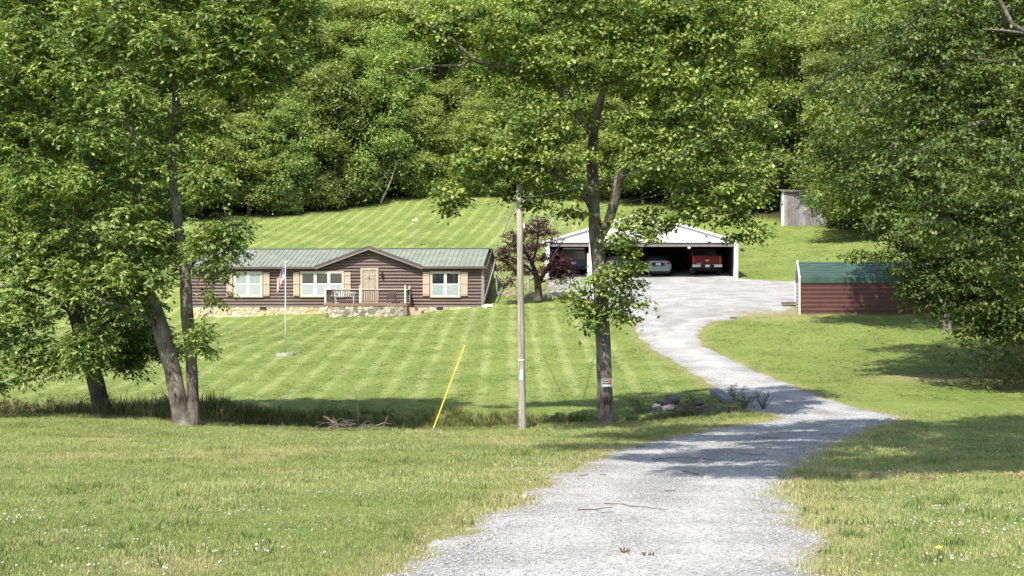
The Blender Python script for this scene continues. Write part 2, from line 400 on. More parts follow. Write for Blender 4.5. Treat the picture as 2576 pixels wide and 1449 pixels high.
# ---------------------------------------------------------------- gravel drive
def gravel_material():
    m, nt, bs, out = nt_new('gravel')
    geo = N(nt, 'ShaderNodeNewGeometry')
    vo = N(nt, 'ShaderNodeTexVoronoi'); vo.inputs['Scale'].default_value = 42; vo.inputs['Randomness'].default_value = 1
    n1 = N(nt, 'ShaderNodeTexNoise'); n1.inputs['Scale'].default_value = 0.8; n1.inputs['Detail'].default_value = 5
    n3 = N(nt, 'ShaderNodeTexNoise'); n3.inputs['Scale'].default_value = 16; n3.inputs['Detail'].default_value = 4; n3.inputs['Roughness'].default_value = 0.8
    for n in (vo, n1, n3): nt.links.new(geo.outputs['Position'], n.inputs['Vector'])
    rp = N(nt, 'ShaderNodeValToRGB'); cr = rp.color_ramp
    cr.elements[0].position = 0.0; cr.elements[0].color = (0.20, 0.198, 0.192, 1); cr.elements[1].position = 1.0; cr.elements[1].color = (0.42, 0.416, 0.402, 1)
    e = cr.elements.new(0.45); e.color = (0.325, 0.322, 0.312, 1)
    sep = N(nt, 'ShaderNodeSeparateColor'); nt.links.new(vo.outputs['Color'], sep.inputs[0]); nt.links.new(sep.outputs[0], rp.inputs[0])
    mx = N(nt, 'ShaderNodeMix'); mx.data_type = 'RGBA'; mx.blend_type = 'MULTIPLY'; mx.inputs[0].default_value = 1
    r2 = N(nt, 'ShaderNodeValToRGB'); r2.color_ramp.elements[0].position = 0.36; r2.color_ramp.elements[1].position = 0.58
    r2.color_ramp.elements[0].color = (0.80, 0.80, 0.80, 1); r2.color_ramp.elements[1].color = (1.08, 1.08, 1.08, 1)
    nt.links.new(n1.outputs['Fac'], r2.inputs[0]); nt.links.new(rp.outputs[0], mx.inputs[6]); nt.links.new(r2.outputs[0], mx.inputs[7])
    m3 = N(nt, 'ShaderNodeMix'); m3.data_type = 'RGBA'; m3.blend_type = 'MULTIPLY'; m3.inputs[0].default_value = 1
    r3 = N(nt, 'ShaderNodeValToRGB'); r3.color_ramp.elements[0].position = 0.3; r3.color_ramp.elements[1].position = 0.65
    r3.color_ramp.elements[0].color = (0.72, 0.72, 0.72, 1); r3.color_ramp.elements[1].color = (1.1, 1.1, 1.1, 1)
    nt.links.new(n3.outputs['Fac'], r3.inputs[0]); nt.links.new(mx.outputs[2], m3.inputs[6]); nt.links.new(r3.outputs[0], m3.inputs[7])
    tk = N(nt, 'ShaderNodeAttribute'); tk.attribute_name = 'track'
    tm = N(nt, 'ShaderNodeMapRange'); tm.inputs[1].default_value = -1; tm.inputs[2].default_value = 1; tm.inputs[3].default_value = 0.82; tm.inputs[4].default_value = 1.14; nt.links.new(tk.outputs['Fac'], tm.inputs[0])
    tv = N(nt, 'ShaderNodeVectorMath'); tv.operation = 'SCALE'; nt.links.new(m3.outputs[2], tv.inputs[0]); nt.links.new(tm.outputs[0], tv.inputs['Scale'])
    # gravel kicked thin in places: earth and grass show through at the margins
    dr = N(nt, 'ShaderNodeAttribute'); dr.attribute_name = 'thin'
    n4 = N(nt, 'ShaderNodeTexNoise'); n4.inputs['Scale'].default_value = 3.0; n4.inputs['Detail'].default_value = 6; nt.links.new(geo.outputs['Position'], n4.inputs['Vector'])
    ma = N(nt, 'ShaderNodeMath'); ma.operation = 'MULTIPLY_ADD'; ma.inputs[1].default_value = 1.6; nt.links.new(n4.outputs['Fac'], ma.inputs[0])
    nt.links.new(dr.outputs['Fac'], ma.inputs[2])
    mr = N(nt, 'ShaderNodeMapRange'); mr.inputs[1].default_value = 1.25; mr.inputs[2].default_value = 1.65; nt.links.new(ma.outputs[0], mr.inputs[0])
    m4 = N(nt, 'ShaderNodeMix'); m4.data_type = 'RGBA'; m4.inputs[7].default_value = (0.21, 0.19, 0.10, 1)
    nt.links.new(mr.outputs[0], m4.inputs[0]); nt.links.new(tv.outputs[0], m4.inputs[6])
    nt.links.new(m4.outputs[2], bs.inputs['Base Color']); bs.inputs['Roughness'].default_value = 0.95; bs.inputs['Specular IOR Level'].default_value = 0.2
    bp = N(nt, 'ShaderNodeBump'); bp.inputs['Strength'].default_value = 1.0; bp.inputs['Distance'].default_value = 0.02
    nt.links.new(vo.outputs['Distance'], bp.inputs['Height']); nt.links.new(bp.outputs[0], bs.inputs['Normal'])
    return m
bm = bmesh.new()
f = bm.faces.new([bm.verts.new((q.x, q.y, 0)) for q in road_poly])
bmesh.ops.triangulate(bm, faces=[f])
for a in np.arange(-4, 26, 0.5): bmesh.ops.bisect_plane(bm, geom=bm.verts[:]+bm.edges[:]+bm.faces[:], plane_co=(a+0.03, 0, 0), plane_no=(1, 0, 0))
for a in np.arange(-14, 108, 0.6): bmesh.ops.bisect_plane(bm, geom=bm.verts[:]+bm.edges[:]+bm.faces[:], plane_co=(0, a+0.03, 0), plane_no=(0, 1, 0))
bm.verts.ensure_lookup_table()
vx = np.array([v.co.x for v in bm.verts]); vy = np.array([v.co.y for v in bm.verts])
vd = road_dist(vx, vy); vz = base_h(vx, vy) + 0.006 + 0.03*np.clip(vd/0.4, 0, 1) + 0.02*np.sin(vx*1.9+vy*0.7)*np.sin(vy*1.3) - ditch(vx, vy)*0.6
for v, z in zip(bm.verts, vz): v.co.z = z
me = bpy.data.meshes.new('gravel_drive'); bm.to_mesh(me); bm.free()
thin = np.clip(1-vd/0.7, 0, 1)*0.75 + np.exp(-(((vx-13.2)/2.6)**2+((vy-77)/2.2)**2))*0.9 + np.exp(-(((vx-2.5)/1.5)**2+((vy-91)/2)**2))*0.4
a = me.attributes.new('thin', 'FLOAT', 'POINT'); a.data.foreach_set('value', thin)
track = (np.exp(-((vd-0.95)/0.28)**2)-0.8*np.exp(-((vd-1.65)/0.30)**2))*(0.5+vnoise(vx, vy, 2.5, 77))      # packed wheel tracks, looser middle
a = me.attributes.new('track', 'FLOAT', 'POINT'); a.data.foreach_set('value', track)
me.materials.append(gravel_material()); me.polygons.foreach_set('use_smooth', [True]*len(me.polygons))
tag(link('gravel_drive', me), kind='structure')

# ---------------------------------------------------------------- scattered ground cover (grass, clover, pebbles: nobody could count it)
hidden = bpy.data.collections.new('scatter_sources')
def scatter(name, pts, rot, scl, tint, protos, kind='stuff', label=None):
    n = len(pts)
    me = bpy.data.meshes.new(name); me.vertices.add(n); me.vertices.foreach_set('co', np.asarray(pts, np.float32).ravel())
    for an, typ, d in (('rot', 'FLOAT_VECTOR', rot), ('scl', 'FLOAT', scl), ('tint', 'FLOAT_VECTOR', tint)):
        a = me.attributes.new(an, typ, 'POINT'); a.data.foreach_set('vector' if typ == 'FLOAT_VECTOR' else 'value', np.asarray(d, np.float32).ravel())
    a = me.attributes.new('pick', 'INT', 'POINT'); a.data.foreach_set('value', RNG.integers(0, len(protos), n).astype(np.int32))
    col = bpy.data.collections.new(name+'_source')
    for p in protos: col.objects.link(p)
    o = link(name, me)
    ng = bpy.data.node_groups.new(name+'_scatter', 'GeometryNodeTree')
    ng.interface.new_socket('Geometry', in_out='INPUT', socket_type='NodeSocketGeometry'); ng.interface.new_socket('Geometry', in_out='OUTPUT', socket_type='NodeSocketGeometry')
    gi = ng.nodes.new('NodeGroupInput'); go = ng.nodes.new('NodeGroupOutput')
    iop = ng.nodes.new('GeometryNodeInstanceOnPoints'); ci = ng.nodes.new('GeometryNodeCollectionInfo')
    ci.inputs['Collection'].default_value = col; ci.inputs['Separate Children'].default_value = True; ci.inputs['Reset Children'].default_value = True
    def na(nm, dt):
        a = ng.nodes.new('GeometryNodeInputNamedAttribute'); a.data_type = dt; a.inputs[0].default_value = nm; return a.outputs[0]
    e2r = ng.nodes.new('FunctionNodeEulerToRotation')
    L = ng.links
    L.new(gi.outputs[0], iop.inputs['Points']); L.new(ci.outputs[0], iop.inputs['Instance']); iop.inputs['Pick Instance'].default_value = True
    L.new(na('pick', 'INT'), iop.inputs['Instance Index']); L.new(na('rot', 'FLOAT_VECTOR'), e2r.inputs[0]); L.new(e2r.outputs[0], iop.inputs['Rotation'])
    L.new(na('scl', 'FLOAT'), iop.inputs['Scale']); L.new(iop.outputs[0], go.inputs[0])
    md = o.modifiers.new('scatter', 'NODES'); md.node_group = ng
    tag(o, label=label, kind=kind); return o

def tint_mat(name, trans=0.35, rough=0.6, tip=1.25):
    m, nt, bs, out = nt_new(name); nt.nodes.remove(bs)
    at = N(nt, 'ShaderNodeAttribute'); at.attribute_type = 'INSTANCER'; at.attribute_name = 'tint'
    lv = N(nt, 'ShaderNodeAttribute'); lv.attribute_name = 'lv'
    mr = N(nt, 'ShaderNodeMapRange'); mr.inputs[3].default_value = 0.72; mr.inputs[4].default_value = tip; nt.links.new(lv.outputs['Fac'], mr.inputs[0])
    mu = N(nt, 'ShaderNodeVectorMath'); mu.operation = 'SCALE'; nt.links.new(at.outputs['Vector'], mu.inputs[0]); nt.links.new(mr.outputs[0], mu.inputs['Scale'])
    df = N(nt, 'ShaderNodeBsdfDiffuse'); tr = N(nt, 'ShaderNodeBsdfTranslucent'); a = N(nt, 'ShaderNodeMixShader'); a.inputs[0].default_value = trans
    nt.links.new(mu.outputs[0], df.inputs[0]); nt.links.new(mu.outputs[0], tr.inputs[0]); nt.links.new(df.outputs[0], a.inputs[1]); nt.links.new(tr.outputs[0], a.inputs[2])
    nt.links.new(a.outputs[0], out.inputs[0]); return m
GRASS = tint_mat('grass_blade')
def tuft(name, nb, spread, hgt, wid, lean=0.5):
    V, Fc, lv = [], [], []
    for i in range(nb):
        r = spread*math.sqrt(random.random()); t = random.uniform(0, 6.28); b = Vector((r*math.cos(t), r*math.sin(t), -0.01))
        h = hgt*random.uniform(0.55, 1.15); d = random.uniform(0, 6.28); ln = lean*random.uniform(0.2, 1.1)*h
        dv = Vector((math.cos(d), math.sin(d), 0)); sv = Vector((-dv.y, dv.x, 0))*wid*random.uniform(0.6, 1.2)/2
        m1 = b+dv*ln*0.35+Vector((0, 0, h*0.6)); tp = b+dv*ln*1.2+Vector((0, 0, h))
        n = len(V); V += [b-sv, b+sv, m1+sv*0.8, m1-sv*0.8, tp]
        Fc += [(n, n+1, n+2, n+3), (n+3, n+2, n+4)]; q = random.random(); lv += [q, min(1, q+0.15)]
    me = bpy.data.meshes.new(name); me.from_pydata([tuple(v) for v in V], [], Fc)
    a = me.attributes.new('lv', 'FLOAT', 'FACE'); a.data.foreach_set('value', lv)
    me.materials.append(GRASS); return bpy.data.objects.new(name, me)
def frustum(n, y0, y1, margin, power):
    """points in view, denser towards the camera"""
    t = RNG.random(n); e = 2-power
    y = (y0**e+t*(y1**e-y0**e))**(1/e)
    x = RNG.uniform(-1, 1, n)*(0.352*y+margin)
    return x, y
def grass_tint(x, y, n):
    g1 = vnoise(x, y, 3.1, 1); g2 = vnoise(x, y, 0.9, 2); r = RNG.random(n)
    a = np.array([0.110, 0.150, 0.040]); b = np.array([0.315, 0.326, 0.138])
    f = np.clip(0.35*g1+0.3*g2+0.8*r-0.22, 0, 1)[:, None]
    c = a*(1-f)+b*f
    d = (dry_f(x, y, road_dist(x, y))*0.9+(RNG.random(n) < 0.07)*0.6)[:, None]; d = np.clip(d, 0, 1)
    return c*(1-d)+np.array([0.38, 0.32, 0.17])*d
# near lawn
n = 150000; x, y = frustum(n, 6.5, 43.5, 3, 1.45)
rdx = road_dist(x, y); k = ~(inside_road(x, y) & (rdx > RNG.random(n)**2*0.42)) & (ditch(x, y) < 0.5)
x, y = x[k], y[k]; n = len(x); z = hz(x, y)
rot = np.stack([RNG.normal(0, .1, n), RNG.normal(0, .1, n), RNG.uniform(0, 6.28, n)], 1)
patchy = 0.55+0.75*vnoise(x, y, 1.1, 9)*vnoise(x, y, 0.5, 10)*2.0
scatter('lawn_grass', np.stack([x, y, z], 1), rot, RNG.uniform(0.55, 1.1, n)*patchy*(0.8+0.012*y), np.minimum(grass_tint(x, y, n)*1.3, .9), [tuft('grass_tuft', 12, 0.075, 0.068, 0.007) for _ in range(5)])
# mown slopes beyond the ditch
n = 70000; x, y = frustum(n, 46, 133, 4, 1.0)
rdx = road_dist(x, y); k = ~inside_road(x, y) & (y < tree_line(x)) & ((x > 0) | (y < 88) | (y > 99))
x, y = x[k], y[k]; n = len(x); z = hz(x, y)
tn = grass_tint(x, y, n)
sw = np.clip(0.5+0.7*np.sin(band(x, y)+1.6*vnoise(x, y, 5, 41)), 0, 1)  # mowing stripes again: sheen of leaning blades put into the tuft tint
tn = tn*(0.80+0.17*sw*(x < 9.5))[:, None]
rot = np.stack([RNG.normal(0, .1, n), RNG.normal(0, .1, n), RNG.uniform(0, 6.28, n)], 1)
scatter('slope_grass', np.stack([x, y, z], 1), rot, RNG.uniform(0.6, 1.1, n)*(0.8+y*0.006), tn, [tuft('slope_tuft', 10, 0.16, 0.036, 0.02, 1.1) for _ in range(4)])
# rank grass and weeds in the ditch
n = 26000; x = RNG.uniform(-24, 8.2, n); y = RNG.uniform(40.2, 50, n); dd = ditch(x, y)
k = (dd > 0.12) & (RNG.random(n) < 0.35+0.9*vnoise(x, y, 1.7, 21)) & ~inside_road(x, y); x, y, dd = x[k], y[k], dd[k]; n = len(x); z = hz(x, y)
left = sstep(-7.0, -9.5, x)
g = RNG.random(n)[:, None]; straw = (RNG.random(n) < 0.16+0.25*left)[:, None]
tn = np.where(straw, np.array([0.26, 0.21, 0.11]), np.array([0.075, 0.105, 0.028])*(1-g)+np.array([0.145, 0.165, 0.05])*g)
rot = np.stack([RNG.normal(0, .15, n), RNG.normal(0, .15, n), RNG.uniform(0, 6.28, n)], 1)
scatter('ditch_weeds', np.stack([x, y, z], 1), rot, RNG.uniform(0.4, 0.85, n)*(1+1.3*left)*(0.75+0.8*vnoise(x, y, 1.2, 23)*(y < 47.5)), tn, [tuft('weed_tuft', 12, 0.09, 0.34, 0.013, 0.7) for _ in range(5)])
# longer grass along the lip of the ditch
n = 5000; x = RNG.uniform(-20, 7.4, n); y = np.interp(x, _ex, _ey)+RNG.normal(0.1, 0.22, n)+0.25*np.sin(x*1.3); z = hz(x, y)
k = ~inside_road(x, y); x, y, z = x[k], y[k], z[k]; n = len(x)
scatter('lip_grass', np.stack([x, y, z], 1), np.stack([RNG.normal(0, .1, n), RNG.normal(0, .1, n), RNG.uniform(0, 6.28, n)], 1), RNG.uniform(0.35, 0.8, n), grass_tint(x, y, n), [tuft('lip_tuft', 10, 0.07, 0.20, 0.008, 0.7) for _ in range(4)])
# coarse tall tufts in the near lawn
n = 700; x, y = frustum(n, 8, 30, 2, 1.3); k = ~inside_road(x, y) & (vnoise(x, y, 1.6, 31) > 0.52); x, y = x[k], y[k]; n = len(x)
tn = np.tile(np.array([0.110, 0.175, 0.050]), (n, 1))*RNG.uniform(0.8, 1.4, (n, 1))
scatter('coarse_grass', np.stack([x, y, hz(x, y)], 1), np.stack([RNG.normal(0, .1, n), RNG.normal(0, .1, n), RNG.uniform(0, 6.28, n)], 1), RNG.uniform(0.5, 1.0, n), tn, [tuft('coarse_tuft', 22, 0.10, 0.135, 0.009, 1.0) for _ in range(4)])
# clover in flower: white heads over flat leaves, in patches
def ball(name, r, mat, n=6, squash=0.8):
    bm = bmesh.new(); bmesh.ops.create_uvsphere(bm, u_segments=n, v_segments=5, radius=r)
    for v in bm.verts: v.co.z = v.co.z*squash+0.055; v.co += Vector([random.uniform(-.12, .12)*r for _ in range(3)])
    me = bpy.data.meshes.new(name); bm.to_mesh(me); bm.free()
    a = me.attributes.new('lv', 'FLOAT', 'FACE'); a.data.foreach_set('value', [random.random() for _ in me.polygons])
    me.materials.append(mat); return bpy.data.objects.new(name, me)
PETAL = tint_mat('clover_petal', 0.2)
patches = [(hit(u, v), rx, ry, c) for u, v, rx, ry, c in [(2300, 1140, 2.0, 2.2, 420), (2250, 1105, 1.8, 2.0, 260), (2240, 1195, 1.0, 1.0, 160), (2480, 1120, 1.5, 2, 120), (2330, 1330, 0.9, 0.7, 170), (2420, 1290, 0.8, 0.8, 110), (2200, 1260, 0.8, 0.9, 70), (2480, 1350, 0.9, 0.6, 90), (2330, 1420, 0.8, 0.5, 60), (2530, 1420, 0.6, 0.5, 50),
           (1380, 1165, 1.1, 1.5, 170), (1290, 1190, 1.1, 1.2, 130), (1180, 1215, 1.2, 1.0, 80), (900, 1245, 0.8, 0.8, 70), (620, 1295, 0.5, 0.5, 80), (60, 1310, 0.8, 0.8, 90), (180, 1350, 0.5, 0.4, 50), (620, 1400, 0.7, 0.4, 60), (400, 1390, 0.8, 0.5, 50), (60, 1440, 0.6, 0.4, 40), (350, 1440, 0.8, 0.4, 60), (800, 1330, 1.5, 1.0, 60), (1000, 1190, 2, 2, 80)]]
px, py, pc = [], [], []
for c, rx, ry, cnt in patches:
    cnt = int(cnt*.5); a = RNG.normal(0, 0.5, cnt)*rx; b = RNG.normal(0, 0.5, cnt)*ry
    px.append(c.x+a); py.append(c.y+b)
x = np.concatenate(px); y = np.concatenate(py); k = ~inside_road(x, y); x, y = x[k], y[k]; n = len(x); z = hz(x, y)
g = (RNG.random(n) < 0.25)[:, None]
tn = np.where(g, np.array([0.36, 0.27, 0.20]), np.array([0.48, 0.47, 0.38]))*RNG.uniform(0.8, 1.15, (n, 1))
scatter('clover_flowers', np.stack([x, y, z], 1), np.stack([RNG.normal(0, .3, n), RNG.normal(0, .3, n), RNG.uniform(0, 6.28, n)], 1), RNG.uniform(0.55, 1.1, n), tn, [ball('clover_head', 0.0105, PETAL) for _ in range(4)])
# loose stones on the drive
def pebble(name, mat):
    bm = bmesh.new(); bmesh.ops.create_icosphere(bm, subdivisions=1, radius=0.5)
    for v in bm.verts: v.co = Vector((v.co.x*random.uniform(.7, 1.2), v.co.y*random.uniform(.6, 1.1), v.co.z*random.uniform(.4, .8)))
    me = bpy.data.meshes.new(name); bm.to_mesh(me); bm.free()
    a = me.attributes.new('lv', 'FLOAT', 'FACE'); a.data.foreach_set('value', [random.random() for _ in me.polygons])
    me.materials.append(mat); return bpy.data.objects.new(name, me)
STONE = tint_mat('gravel_stone', 0.0, tip=1.15)
n = 75000; x, y = frustum(n, 7.5, 44, 1, 1.5); rdx = road_dist(x, y); ins = inside_road(x, y)
k = ins | (rdx < np.abs(RNG.normal(0, 0.10, n))); x, y = x[k], y[k]; n = len(x)
z = base_h(x, y)+0.03*np.clip(road_dist(x, y)/0.4, 0, 1)*inside_road(x, y)+0.008+0.02*np.sin(x*1.9+y*0.7)*np.sin(y*1.3)
tn = np.repeat(RNG.choice([0.24, 0.30, 0.34, 0.39], n, p=[.2, .35, .3, .15])[:, None], 3, 1)*np.array([1, .99, .965])
scatter('loose_gravel', np.stack([x, y, z], 1), RNG.uniform(0, 6.28, (n, 3)), RNG.uniform(0.010, 0.027, n)*(0.85+y*0.012), tn, [pebble('gravel_piece', STONE) for _ in range(5)])
# ---------------------------------------------------------------- trees
BARK_GREY = barkmat('bark_grey', (0.040, 0.031, 0.025), (0.25, 0.22, 0.185))
BARK_DARK = barkmat('bark_dark', (0.030, 0.024, 0.019), (0.11, 0.095, 0.08))
def smooth_line(pts, step=0.35):
    """pts: (Vector, radius)"""
    v4 = [Vector((p.x, p.y, p.z, r)) for p, r in pts]
    return [(Vector(q[:3]), q[3]) for q in catmull(v4, step)]

def skeleton(limbs, clumps, r0=0.0075, expo=0.44, rise=0.14, wob=0.06, rng=None):
    """limbs: smoothed lists of (pos, radius), the first one the trunk; clumps: (n,3) twig ends.
    Every clump is joined to the nearest wood already grown. Returns chains of (points, radii)."""
    pos, par, fix = [], [], []
    for li, L in enumerate(limbs):
        for i, (p, r) in enumerate(L):
            if i == 0:
                par.append(-1 if li == 0 else int(np.argmin(((np.array(pos)-np.array(p))**2).sum(1))))
            else: par.append(len(pos)-1)
            pos.append(tuple(p)); fix.append(r)
    nfix = len(pos); fixed_chains = []
    st = 0
    for li, L in enumerate(limbs):
        ids = list(range(st, st+len(L))); st += len(L)
        if li and par[ids[0]] >= 0: ids = [par[ids[0]]]+ids[0:] if (Vector(pos[par[ids[0]]])-Vector(pos[ids[0]])).length > 0.05 else ids
        fixed_chains.append(ids)
    A = np.array(pos)
    cl = np.asarray(clumps)
    d0 = np.sqrt(((cl[:, None]-A[None])**2).sum(-1)).min(1); order = np.argsort(d0)
    cap = len(A)+len(cl)*14; buf = np.zeros((cap, 3)); buf[:len(A)] = A; cnt = len(A)
    for ci in order:
        c = cl[ci]; dv = c-buf[:cnt]; dist = np.sqrt((dv**2).sum(1))
        cost = dist*(1+0.35*np.clip(-dv[:, 2]/(dist+1e-6), 0, 1))
        nb = int(np.argmin(cost)); L = dist[nb]
        if L < 0.05: continue
        k = max(1, min(10, int(L/0.45)))
        p0 = buf[nb].copy(); prev = nb
        for j in range(1, k+1):
            t = j/k; q = p0*(1-t)+c*t
            q[2] += rise*L*math.sin(math.pi*t)*0.8
            if j < k: q += np.array([random.gauss(0, wob), random.gauss(0, wob), random.gauss(0, wob)])*min(1, L)
            buf[cnt] = q; par.append(prev); fix.append(0); prev = cnt; cnt += 1
    n = cnt; cntc = np.zeros(n); kids = [[] for _ in range(n)]
    for i in range(n):
        if par[i] >= 0: kids[par[i]].append(i)
    for i in range(n-1, -1, -1):
        if not kids[i]: cntc[i] += 1
        if par[i] >= 0: cntc[par[i]] += cntc[i]
    rad = np.array([fix[i] if i < nfix else r0*cntc[i]**expo for i in range(n)])
    for i in range(nfix, n):
        if par[i] >= 0: rad[i] = min(rad[i], rad[par[i]]*0.9)
    chains = [([Vector(buf[i]) for i in ids], [rad[i] for i in ids]) for ids in fixed_chains]
    for ch in chains[1:]:
        ch[1][0] = ch[1][1]
    used = set()
    for i in range(nfix, n):
        if i in used: continue
        if par[i] >= nfix and max(kids[par[i]], key=lambda q: cntc[q]) == i: continue
        ids = [i]; j = i
        while kids[j]:
            j = max(kids[j], key=lambda q: cntc[q]); ids.append(j)
        used.update(ids)
        chains.append(([Vector(buf[par[i]])]+[Vector(buf[q]) for q in ids], [rad[i]]+[rad[q] for q in ids]))
    return chains, nfix

def wood_mesh(name, chains, mat, nfixed, origin):
    mb = MB()
    for ci, (pts, rad) in enumerate(chains):
        pts = [p-origin for p in pts]
        big = max(rad)
        mb.tube(pts, rad, n=14 if big > 0.12 else (7 if big > 0.03 else 4), cap=False, noise=0.07 if big > 0.1 else 0.0)
    return mb.mesh(name, mat, smooth=True, fix=False)

def leaves_simple(cl, per, R, size, rng, droop=0.3, flat=0.6, aspect=0.55, stray=0.07):
    """broad leaves set over a domed spray around each twig end; each leaf a folded diamond"""
    n = len(cl)*per
    rc = np.repeat(R*rng.uniform(0.5, 1.5, len(cl)), per)[:, None]
    c = np.repeat(cl, per, 0)
    o = rng.normal(0, 1, (n, 3)); o[:, 2] = np.where(o[:, 2] < -0.35, -o[:, 2], o[:, 2]); o /= np.linalg.norm(o, axis=1, keepdims=True)
    p = c+o*rc*(rng.random((n, 1))**0.4)*np.array([1, 1, flat])
    p = np.where(rng.random((n, 1)) < stray, c+rng.normal(0, 0.75, (n, 3))*rc*np.array([1.1, 1.1, .8]), p)
    hor = o*np.array([1, 1, 0.2]); d = hor*0.8+rng.normal(0, 0.45, (n, 3)); d[:, 2] -= droop
    d /= np.linalg.norm(d, axis=1, keepdims=True)
    up = o*0.55+np.array([0, 0, 0.75])+rng.normal(0, 0.33, (n, 3))
    s = np.cross(d, up); s /= np.maximum(np.linalg.norm(s, axis=1, keepdims=True), 1e-6)
    nr = np.cross(s, d)
    L = size*rng.uniform(0.6, 1.25, (n, 1)); W = L*aspect
    v = np.stack([p, p+d*L*0.5+s*W*0.5-nr*L*0.07, p+d*L, p+d*L*0.5-s*W*0.5-nr*L*0.07], 1)
    lv = np.clip(np.repeat(rng.normal(0.45, 0.2, len(cl)), per)+rng.normal(0, 0.17, n), 0, 1)
    return v.reshape(-1, 3), lv

def leaves_compound(cl, fronds, leaflets, rng, flen=0.32, size=0.12):
    """drooping compound leaves: leaflets in pairs along a bending rachis"""
    nf = len(cl)*fronds
    c = np.repeat(cl, fronds, 0)+rng.normal(0, 0.14, (nf, 3))
    a = rng.uniform(0, 2*np.pi, nf); el = rng.normal(0.35, 0.3, nf)
    d = np.stack([np.cos(a)*np.cos(el), np.sin(a)*np.cos(el), np.sin(el)], 1)
    L = flen*rng.uniform(0.6, 1.25, (nf, 1))
    V = []; LV = []
    base = np.clip(np.repeat(rng.normal(0.45, 0.17, len(cl)), fronds)+rng.normal(0, 0.1, nf), 0, 1)
    for k in range(leaflets):
        t = 0.25+0.75*(k//2*2)/(leaflets-1); sgn = 1 if k % 2 else -1
        if k == leaflets-1: t, sgn = 1.0, 0
        q = c+d*L*t; q[:, 2] -= (L[:, 0]*t*t*0.55)
        sd = np.cross(d, np.array([0, 0, 1.0])); sd /= np.maximum(np.linalg.norm(sd, axis=1, keepdims=True), 1e-6)
        ld = sd*sgn*0.75+d*0.55+rng.normal(0, 0.22, (nf, 3)); ld[:, 2] -= 0.55*rng.uniform(0.5, 1.6, nf)
        ld /= np.linalg.norm(ld, axis=1, keepdims=True)
        w = np.cross(ld, np.array([0, 0, 1.0])+rng.normal(0, 0.5, (nf, 3))); w /= np.maximum(np.linalg.norm(w, axis=1, keepdims=True), 1e-6)
        S_ = size*rng.uniform(0.7, 1.25, (nf, 1)); nr = np.cross(w, ld)
        V.append(np.stack([q, q+ld*S_*0.5+w*S_*0.2-nr*S_*0.06, q+ld*S_, q+ld*S_*0.5-w*S_*0.2-nr*S_*0.06], 1)); LV.append(np.clip(base+rng.normal(0, 0.12, nf), 0, 1))
    return np.concatenate(V).reshape(-1, 3), np.concatenate(LV)

def crown_mesh(name, v, lv, mat, origin):
    f = np.arange(len(v)).reshape(-1, 4)
    return np_mesh(name, v-np.array(origin), f, mat, {'lv': ('FACE', 'FLOAT', lv)})

def blob_clumps(blobs, dens, rng, shell=0.5):
    """blobs: (x,y,z,rx,ry,rz); clumps filled more densely towards the outside"""
    out = []
    for b in blobs:
        n = max(3, int(dens*(b[3]*b[4]*b[5])**(2/3.0)*4)) if len(b) < 7 else int(b[6])
        d = rng.normal(0, 1, (n, 3)); d /= np.linalg.norm(d, axis=1, keepdims=True)
        r = rng.random((n, 1))**(1/3.0*shell)
        out.append(np.array(b[:3])+d*r*np.array(b[3:6]))
    return np.concatenate(out)

def img_blobs(Y, lst):
    """crown lobes noted on the photograph: column, row, radius (px), depth offset (m)"""
    out = []
    for t in lst:
        u, v, r, dy = t[:4]; p = P(u, v, Y+dy); m = r/FPX*(Y+dy)
        out.append((p.x, p.y, p.z, m, m*(t[5] if len(t) > 5 else 0.95), m*(t[6] if len(t) > 6 else 0.8)) + ((t[4],) if len(t) > 4 and t[4] else ()))
    return out

def make_tree(name, base, limbs, clumps, leaf_fn, leaf_m, bark, label, cat='tree', group=None, r0=0.0075, **kw):
    chains, nf = skeleton(limbs, clumps, r0=r0, **kw)
    t = empty(name, base); o = Vector(base)
    link('trunk', wood_mesh(name+'_wood', chains, bark, nf, o), None, t)
    v, lv = leaf_fn(clumps)
    link('crown', crown_mesh(name+'_crown', v, lv, leaf_m, o), None, t)
    tag(t, label, cat, group); return t

HICK = leafmat('leaf_hickory', (0.060, 0.110, 0.022), (0.300, 0.385, 0.095), 0.32)
MAPLE = leafmat('leaf_broad', (0.062, 0.108, 0.020), (0.320, 0.395, 0.092), 0.32)
RIGHTL = leafmat('leaf_right', (0.042, 0.076, 0.016), (0.165, 0.215, 0.050), 0.32)
REDL = leafmat('leaf_plum', (0.028, 0.009, 0.013), (0.088, 0.026, 0.036), 0.3)
WOODL = leafmat('leaf_wood', (0.145, 0.205, 0.055), (0.320, 0.370, 0.112), 0.42, rnd=0.55)

def ipts(Y, pts, ppm=None):
    """trunk points noted on the photograph: column, row, diameter px, depth offset"""
    return smooth_line([(P(u, v, Y+dy), w/FPX*(Y+dy)/2) for u, v, w, dy in pts])

